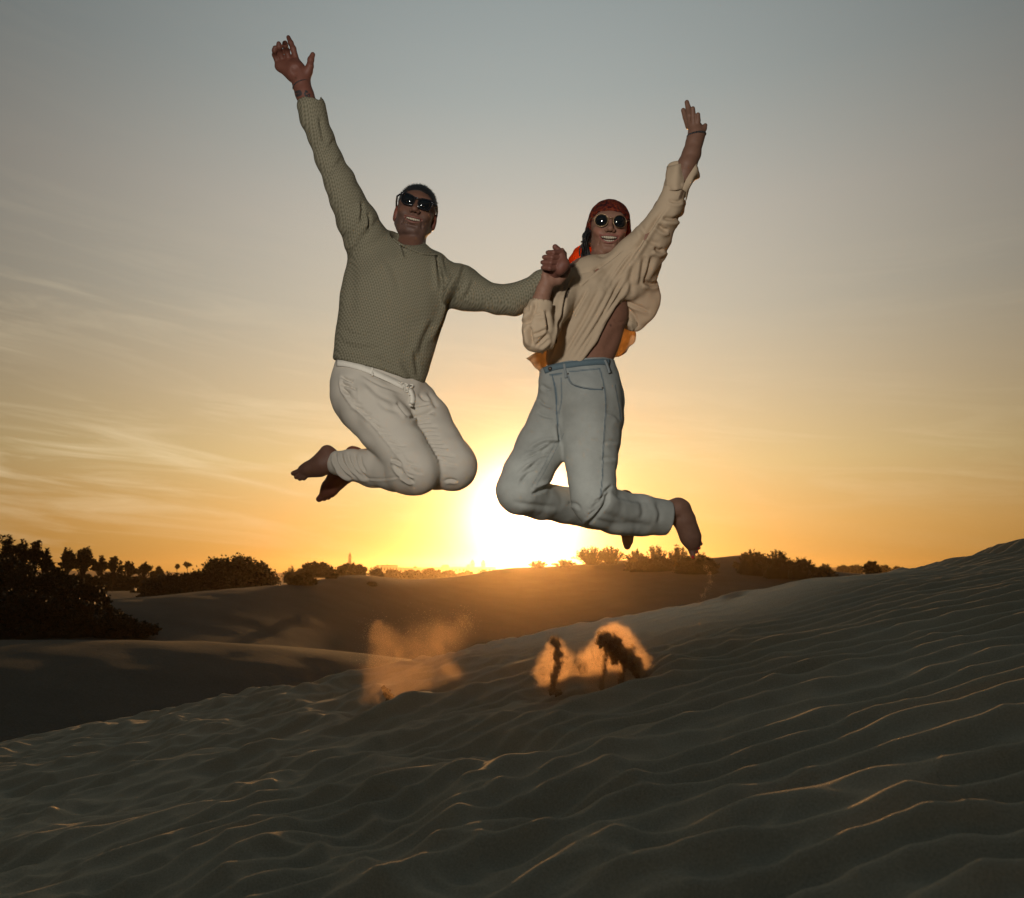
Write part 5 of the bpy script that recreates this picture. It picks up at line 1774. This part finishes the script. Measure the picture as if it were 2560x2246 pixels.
for i, (a, b, t) in enumerate(((955, 1010, 1424), (1000, 1060, 1426), (1050, 1105, 1422), (1095, 1150, 1428), (1140, 1190, 1430), (1180, 1235, 1428))):
    plant(a, b, t, 75, 'bush', ('low hazy scrub below the flat pale building', 'low hazy scrub right of the flat pale building', 'hazy clump of scrub left of the twin towers', 'hazy scrub below the left end of the church', 'hazy scrub below the twin towers', 'hazy scrub where the dune hides the plain')[i],
          'bush', GF, n=1500, seed=120 + i, leaf=.16, sticks=26, py_base=1448)
GD = 'dry bushes on the dune crest'
dry = ((1318, 1372, 1402, 33, 1419, 34, 'small dry tuft on the crest just right of the sun'), (1376, 1446, 1400, 33, 1417, 46, 'low dry tuft left of the feathery bush on the crest'), (1428, 1530, 1366, 33.5, 1410, 110, 'feathery dry bush left of the hidden foot'),
       (1490, 1568, 1364, 33.5, 1408, 60, 'tall feathery bush under the rear foot'), (1556, 1626, 1372, 33, 1420, 50, 'dry bush between the two bare feet'), (1600, 1680, 1362, 33, 1432, 60, 'spiky bush on the crest left of the pointed foot'),
       (1660, 1735, 1360, 33, 1436, 60, 'spiky bush behind the tip of the pointed foot'), (1715, 1795, 1380, 33, 1434, 50, 'dark bush at the right end of the spiky clump'),
       (1836, 1925, 1372, 31.5, 1432, 50, 'sparse dry bush on the next hump of the dune'), (1905, 1985, 1372, 31, 1438, 50, 'upright dry bush in the middle of the next hump'), (1965, 2035, 1388, 30.5, 1442, 44, 'dry bush stepping down the right of the hump'),
       (2020, 2095, 1416, 30, 1448, 40, 'lowest dry bush where the near dune cuts in'))
for i, (a, b, t, r, base, s, lab) in enumerate(dry):
    plant(a, b, t, r, 'bush', lab, 'bush', GD, 'wispy', leaf=.055, n=3800 if s > 48 else 1500, seed=140 + i, sticks=s, py_base=base, mat='foliage_dry' if i < 7 else 'foliage', core=s > 34 and i not in (1, 2, 3))
# the dark skirts of scrub lying on the crest below them
for i, (a, b, t, r, base, lab) in enumerate(((1560, 1700, 1390, None, 1428, 'dense dark scrub hugging the crest below the spiky bushes'), (1680, 1800, 1386, None, 1434, 'dense dark scrub at the right end of the crest clump'),
                                             (1838, 1960, 1386, None, 1430, 'dense scrub draped over the next hump, left part'), (1940, 2060, 1400, None, 1440, 'dense scrub draped over the next hump, right part'))):
    plant(a, b, t, r, 'bush', lab, 'bush', 'dark scrub draped over the crest', n=5000, seed=170 + i, leaf=.05, sticks=40, py_base=base, depth=0.45)
plant(2160, 2202, 1404, 40, 'bush', 'single round dark bush on the skyline at the right', 'bush', None, n=2600, seed=180, leaf=.07, sticks=30, py_base=1432)
for i, (a, b, t) in enumerate(((2050, 2080, 1412), (2095, 2125, 1414), (2125, 2160, 1412), (2200, 2232, 1414), (2235, 2262, 1418))):
    plant(a, b, t, 110, 'bush', ('hazy bush on the far low hill, leftmost of five', 'hazy bush on the far low hill, second of five', 'hazy bush just left of the round dark one', 'hazy bush just right of the round dark one', 'hazy bush beside the rising near dune')[i],
          'bush', 'hazy bushes on the far hill', n=800, seed=190 + i, leaf=.2, sticks=18, py_base=1432)


# ---- buildings on the horizon
def rect_box(mb, px0, px1, py0, py1, r, depth):
    a, b = ground_at(px0, r), ground_at(px1, r)
    z1 = top_height((px0 + px1) / 2, py0, r); z0 = top_height((px0 + px1) / 2, py1, r)
    ax = (b - a) / 2; ax[2] = 0
    ay = np.array([-ax[1], ax[0], 0]); ay = ay / np.linalg.norm(ay) * depth / 2
    c = (a + b) / 2 + ay; c[2] = (z0 + z1) / 2
    mb.box(c, ax, ay, (0, 0, (z1 - z0) / 2))
    return c


def windows(root, px0, px1, py0, py1, r, n, rows=1, name='window'):
    for k in range(n):
        for q in range(rows):
            mb = MB()
            w = (px1 - px0) / n; h = (py1 - py0) / rows
            rect_box(mb, px0 + w * (k + .28), px0 + w * (k + .72), py0 + h * (q + .2), py0 + h * (q + .75), r - 0.12, 0.3)
            mb.put(name, M['window'], root, smooth=False)


# slender tower (a lighthouse) behind the bushes
o = ground_at(873, 240)
t = tag(empty('lighthouse', o), 'slender tapering tower rising behind the rounded bushes', 'lighthouse')
zt = top_height(873, 1381, 240); h = zt - o[2]
u = 1 / FPX * 240
mb = MB(); mb.tube([o, o + (0, 0, h * .80)], [5.0 * u, 3.6 * u], 16); mb.put('shaft', M['grey_stone'], t)
mb = MB(); mb.tube([o + (0, 0, h * .80), o + (0, 0, h * .83)], [4.8 * u, 4.8 * u], 16); mb.put('gallery', M['grey_stone'], t)
mb = MB(); mb.tube([o + (0, 0, h * .83), o + (0, 0, h * .91)], [3.0 * u, 3.0 * u], 12); mb.put('lantern', M['window'], t)
mb = MB(); mb.tube([o + (0, 0, h * .91), o + (0, 0, h)], [3.4 * u, 0.4 * u], 12); mb.put('roof', M['grey_stone'], t)

# flat pale building
o = ground_at(972, 250)
t = tag(empty('flat_building', o), 'flat-roofed pale building on the skyline between bushes and church', 'building')
mb = MB(); rect_box(mb, 950, 994, 1415, 1440, 250, 10); mb.put('wall', M['plaster'], t, smooth=False)
mb = MB(); rect_box(mb, 947, 996, 1412.6, 1415, 249, 12); mb.put('roof', M['grey_stone'], t, smooth=False)
mb = MB(); rect_box(mb, 966, 968, 1408, 1412.6, 252, 1.2); mb.put('chimney', M['grey_stone'], t, smooth=False)
windows(t, 950, 994, 1417, 1430, 250, 6, 1)
o = ground_at(1040, 265)
t = tag(empty('low_building', o), 'long low building right of the flat-roofed one', 'building')
mb = MB(); rect_box(mb, 996, 1105, 1421, 1440, 265, 10); mb.put('wall', M['plaster'], t, smooth=False)
mb = MB(); rect_box(mb, 994, 1107, 1419, 1421, 264, 12); mb.put('roof', M['grey_stone'], t, smooth=False)
mb = MB(); rect_box(mb, 1034, 1041, 1415, 1419, 268, 3); mb.put('chimney', M['grey_stone'], t, smooth=False)
windows(t, 996, 1105, 1423, 1433, 265, 10, 1)

# the long building with two domed towers
R0 = 290.0
o = ground_at(1180, R0)
t = tag(empty('twin_towered_building', o), 'long building with two small domed towers on the horizon near the sun', 'building')
mb = MB(); rect_box(mb, 1124, 1240, 1418, 1442, R0, 13); mb.put('wall', M['plaster'], t, smooth=False)
mb = MB(); rect_box(mb, 1103, 1122, 1412, 1442, R0 + 2, 10); mb.put('side_block', M['plaster'], t, smooth=False)
windows(t, 1126, 1238, 1421, 1431, R0, 12, 1)
u = R0 / FPX
for cx_ in (1181, 1208):
    c = ground_at(cx_, R0 + 4)
    def z(py): return np.array([c[0], c[1], top_height(cx_, py, R0 + 4)])
    mb = MB(); mb.tube([z(1420), z(1408)], 5.6 * u, 8); tw = mb.put('tower', M['plaster'], t)
    for s_ in (-1, 0, 1):
        mb = MB(); mb.box(z(1411.5) + np.array([s_ * 3.2 * u, -5.4 * u * (1 - .25 * abs(s_)), 0]), (0.8 * u, 0, 0), (0, .4 * u, 0), (0, 0, 2.2 * u)); mb.put('arch', M['window'], tw, smooth=False)
    mb = MB(); mb.tube([z(1408), z(1407)], 6.4 * u, 8); mb.put('cornice', M['grey_stone'], tw)
    mb = MB(); mb.tube([z(1407), z(1404.5), z(1402.5), z(1401), z(1400.2)], np.array([4.6, 4.4, 3.4, 2.0, 0.8]) * u, 10); mb.tube([z(1400.4), z(1396)], 0.5 * u, 5); mb.put('dome', M['grey_stone'], tw)
mb = MB(); rect_box(mb, 1166, 1174, 1411, 1419, R0 + 3, 5); mb.put('gable', M['plaster'], t, smooth=False)


# ---- sand thrown up by the jump
def puff(name, label, blobs, dens, scale, thr, group='sand kicked up by the jump', grains=2500, seed=1, gr=0.0011, warp=0.05, rag=1.6, rf=0.72):
    """a cloud of fine sand (density from overlapping soft balls, torn by noise) in a hull, plus flying grains"""
    A = np.array([P(a, b, c) for a, b, c, r in blobs]); rad = np.array([r * c / FPX for a, b, c, r in blobs])
    lo, hi = (A - rad[:, None] * 1.9).min(0) - .03, (A + rad[:, None] * 1.9).max(0) + .03
    o = A[np.argmin(A[:, 2])]
    m = bpy.data.materials.new(name + '_dust'); m.use_nodes = True
    t = NT(m.node_tree); t.t.nodes.clear()
    g = t.n('ShaderNodeTexCoord').outputs['Object']
    mp = t.n('ShaderNodeVectorMath', operation='ADD'); t.link(g, mp.inputs[0]); mp.inputs[1].default_value = (seed * 1.7, seed * .9, 0)
    wn = t.noise(mp.outputs[0], scale * 0.55, 3, 0.6, color=True)
    w = t.vmath('SUBTRACT', wn, (0.5, 0.5, 0.5)).outputs[0]
    ws = t.n('ShaderNodeVectorMath', operation='SCALE'); t.link(w, ws.inputs[0]); ws.inputs['Scale'].default_value = warp * 2
    q = t.vmath('ADD', g, ws.outputs[0]).outputs[0]
    tot = None
    for c, r in zip(A - o, rad):
        d = t.vmath('DISTANCE', q, tuple(c)).outputs['Value']
        e = t.math('EXPONENT', t.math('MULTIPLY', t.math('POWER', t.math('DIVIDE', d, float(r) * rf), 2.0), -1.0))
        tot = e if tot is None else t.math('ADD', tot, e)
    n = t.noise(mp.outputs[0], scale, 7, 0.68, 0.8)
    v = t.math('ADD', t.math('MINIMUM', tot, 1.25), t.math('MULTIPLY', t.math('SUBTRACT', n, 0.5), rag * 2))
    v = t.math('MULTIPLY', t.math('MAXIMUM', t.math('SUBTRACT', v, thr), 0.0), dens)
    v = t.math('MULTIPLY', v, t.math('MULTIPLY', t.math('SUBTRACT', tot, 0.16), 1.6, clamp=True))
    p = t.n('ShaderNodeVolumePrincipled')
    p.inputs['Color'].default_value = (0.88, 0.60, 0.36, 1); p.inputs['Anisotropy'].default_value = 0.55
    t.link(v, p.inputs['Density'])
    ou = t.n('ShaderNodeOutputMaterial'); t.link(p.outputs[0], ou.inputs['Volume'])
    F = SDF(lo, hi, 0.014)
    for c, r in zip(A, rad): F.ell(c, (r * 1.75, r * 1.6, r * 1.75), None, 0.05)
    V, Q = F.surface(2)
    root = empty(name, o)
    tag(root, label, 'sand', group)
    cl = put('dust', V, Q, m, root)
    cl['kind'] = 'stuff'
    rg = np.random.default_rng(seed)
    i = rg.integers(0, len(A), grains)
    d = rg.normal(0, 1, (grains, 3)) * 0.55
    C = A[i] + d * rad[i][:, None]
    s = gr * rg.uniform(0.4, 1.3, (grains, 1)) * (1 + 0.5 * (rg.random((grains, 1)) > 0.97))
    t4 = np.array([[1, 1, 1], [1, -1, -1], [-1, 1, -1], [-1, -1, 1]], float) * 0.6
    V = (C[:, None, :] + t4[None] * s[:, None, :]).reshape(-1, 3)
    b = np.arange(grains)[:, None] * 4
    Fq = np.concatenate([b + np.array([[0, 1, 2]]), b + np.array([[0, 3, 1]]), b + np.array([[0, 2, 3]]), b + np.array([[1, 3, 2]])]).astype(np.int32)
    gg = put('grains', V, Fq, M['sand_near'], root, smooth=False); gg['kind'] = 'stuff'
    return root


def clods(root, L, seed, n=260, spread=0.75):
    """a crumbling mass of sand coloured as if in shade: many small uneven lumps strewn along its core"""
    A = [(P(a, b, c), r * c / FPX) for a, b, c, r in L]
    lo = np.min([p - 1.6 * r for p, r in A], 0) - .03; hi = np.max([p + 1.6 * r for p, r in A], 0) + .03
    rg = np.random.default_rng(seed)
    F = SDF(lo, hi, 0.0036)
    for k in range(n):
        j = rg.integers(0, len(A) - 1); f = rg.random()
        p = A[j][0] * (1 - f) + A[j + 1][0] * f; r = A[j][1] * (1 - f) + A[j + 1][1] * f
        q = rg.normal(0, 1, 3) * r * spread * 0.62
        s = r * rg.uniform(0.10, 0.42) * (1.0 - 0.25 * min(1.5, np.linalg.norm(q) / r))
        F.ell(p + q, s * rg.uniform(0.7, 1.3, 3) + 0.0012, None, 0.004)
    V, Q = F.surface(0)
    N = normals(V, Q)
    V = V + N * (0.004 * perlin(V[:, 0] * 90 + V[:, 1] * 60, V[:, 2] * 90 + seed, 52))[:, None]
    o = put('clod', V, Q, M['clod'], root); o['kind'] = 'stuff'


p1 = puff('sand_plume', 'wide drifting plume of golden sand below the man',
          [(945, 1588, 2.95, 40), (935, 1560 + 20, 2.95, 26), (960, 1620, 2.95, 44), (950, 1655, 2.95, 52), (930, 1690, 2.95, 44), (990, 1680, 2.95, 60), (1045, 1600, 3.0, 46), (1080, 1572, 3.0, 44), (1040, 1640, 3.0, 50), (1120, 1590, 3.05, 40),
           (1100, 1640, 3.05, 52), (1040, 1695, 3.0, 56), (990, 1735, 2.95, 40), (925, 1745, 2.95, 24), (926, 1775, 2.95, 14), (1130, 1690, 3.1, 36), (1085, 1700, 3.0, 44), (1020, 1740, 2.95, 26), (1160, 1560, 3.1, 30)],
          1.5, 9.0, 0.42, seed=3, grains=8000, warp=0.085, rag=1.5, rf=0.85)
p2 = puff('sand_plume', 'low plume of sand round one upright dark clump below the woman',
          [(1386, 1600, 2.56, 18), (1392, 1625, 2.56, 26), (1372, 1660, 2.56, 34), (1352, 1685, 2.56, 24), (1414, 1650, 2.56, 32), (1440, 1672, 2.56, 28), (1400, 1695, 2.56, 38), (1385, 1712, 2.56, 30)],
          10.0, 12.0, 0.32, seed=4, grains=6500, warp=0.05, rag=1.15, rf=1.05)
p3 = puff('sand_plume', 'thick bursting plume of sand with ragged dark clumps below the woman',
          [(1515, 1590, 2.56, 26), (1498, 1620, 2.56, 36), (1486, 1660, 2.56, 38), (1470, 1695, 2.56, 36), (1540, 1602, 2.56, 34), (1572, 1625, 2.56, 36), (1598, 1655, 2.56, 28), (1530, 1660, 2.56, 46), (1572, 1680, 2.56, 40), (1520, 1705, 2.56, 36), (1452, 1668, 2.56, 20), (1604, 1680, 2.56, 16)],
          11.0, 12.0, 0.32, seed=5, grains=11000, warp=0.06, rag=1.15, rf=1.05)
clods(p2, [(1382, 1598, 2.60, 6), (1390, 1604, 2.60, 10), (1394, 1640, 2.60, 13), (1386, 1690, 2.60, 11), (1376, 1728, 2.60, 8), (1400, 1732, 2.60, 9)], 3, 330)
clods(p3, [(1500, 1608, 2.59, 8), (1510, 1596, 2.59, 16), (1534, 1606, 2.59, 20), (1542, 1630, 2.59, 20), (1536, 1646, 2.59, 12)], 4, 420)
clods(p3, [(1514, 1622, 2.60, 8), (1508, 1680, 2.60, 6), (1504, 1732, 2.60, 6)], 5, 180)
clods(p3, [(1552, 1634, 2.59, 15), (1578, 1648, 2.59, 20), (1590, 1668, 2.59, 13), (1592, 1690, 2.59, 6)], 6, 380)
clods(p3, [(1562, 1650, 2.60, 10), (1555, 1690, 2.60, 8), (1550, 1724, 2.60, 6)], 7, 200)
clods(p1, [(960, 1718, 3.0, 6), (970, 1742, 3.0, 11), (988, 1762, 3.0, 12), (1004, 1768, 3.0, 8)], 8, 220)
p4 = puff('sand_trickle', 'thin stream of sand trickling down from the pointed foot',
          [(1766, 1418, 3.0, 9), (1774, 1436, 3.0, 9), (1776, 1456, 3.0, 9), (1768, 1474, 3.0, 9), (1758, 1490, 3.0, 8), (1752, 1510, 3.0, 8), (1750, 1535, 3.0, 7), (1748, 1560, 3.0, 7), (1744, 1590, 3.0, 6)],
          14.0, 16.0, 0.40, seed=6, grains=900, gr=.0008, warp=0.02, rag=1.0)

# ---- evening air
mb = MB()
lo, hi = np.array([-545.0, -545.0, -5.6]), np.array([545.0, 560.0, 9.0])
mb.box((lo + hi) / 2, ((hi - lo)[0] / 2, 0, 0), (0, (hi - lo)[1] / 2, 0), (0, 0, (hi - lo)[2] / 2))
m = bpy.data.materials.new('evening_air'); m.use_nodes = True
t = NT(m.node_tree); t.t.nodes.clear()
p = t.n('ShaderNodeVolumePrincipled'); p.inputs['Color'].default_value = (1.0, 0.74, 0.42, 1)
p.inputs['Density'].default_value = HAZE_D; p.inputs['Anisotropy'].default_value = HAZE_G
o = t.n('ShaderNodeOutputMaterial'); t.link(p.outputs[0], o.inputs['Volume'])
hz = mb.put('haze', m, smooth=False); hz['kind'] = 'stuff'; hz['label'] = 'warm evening haze over the dunes'
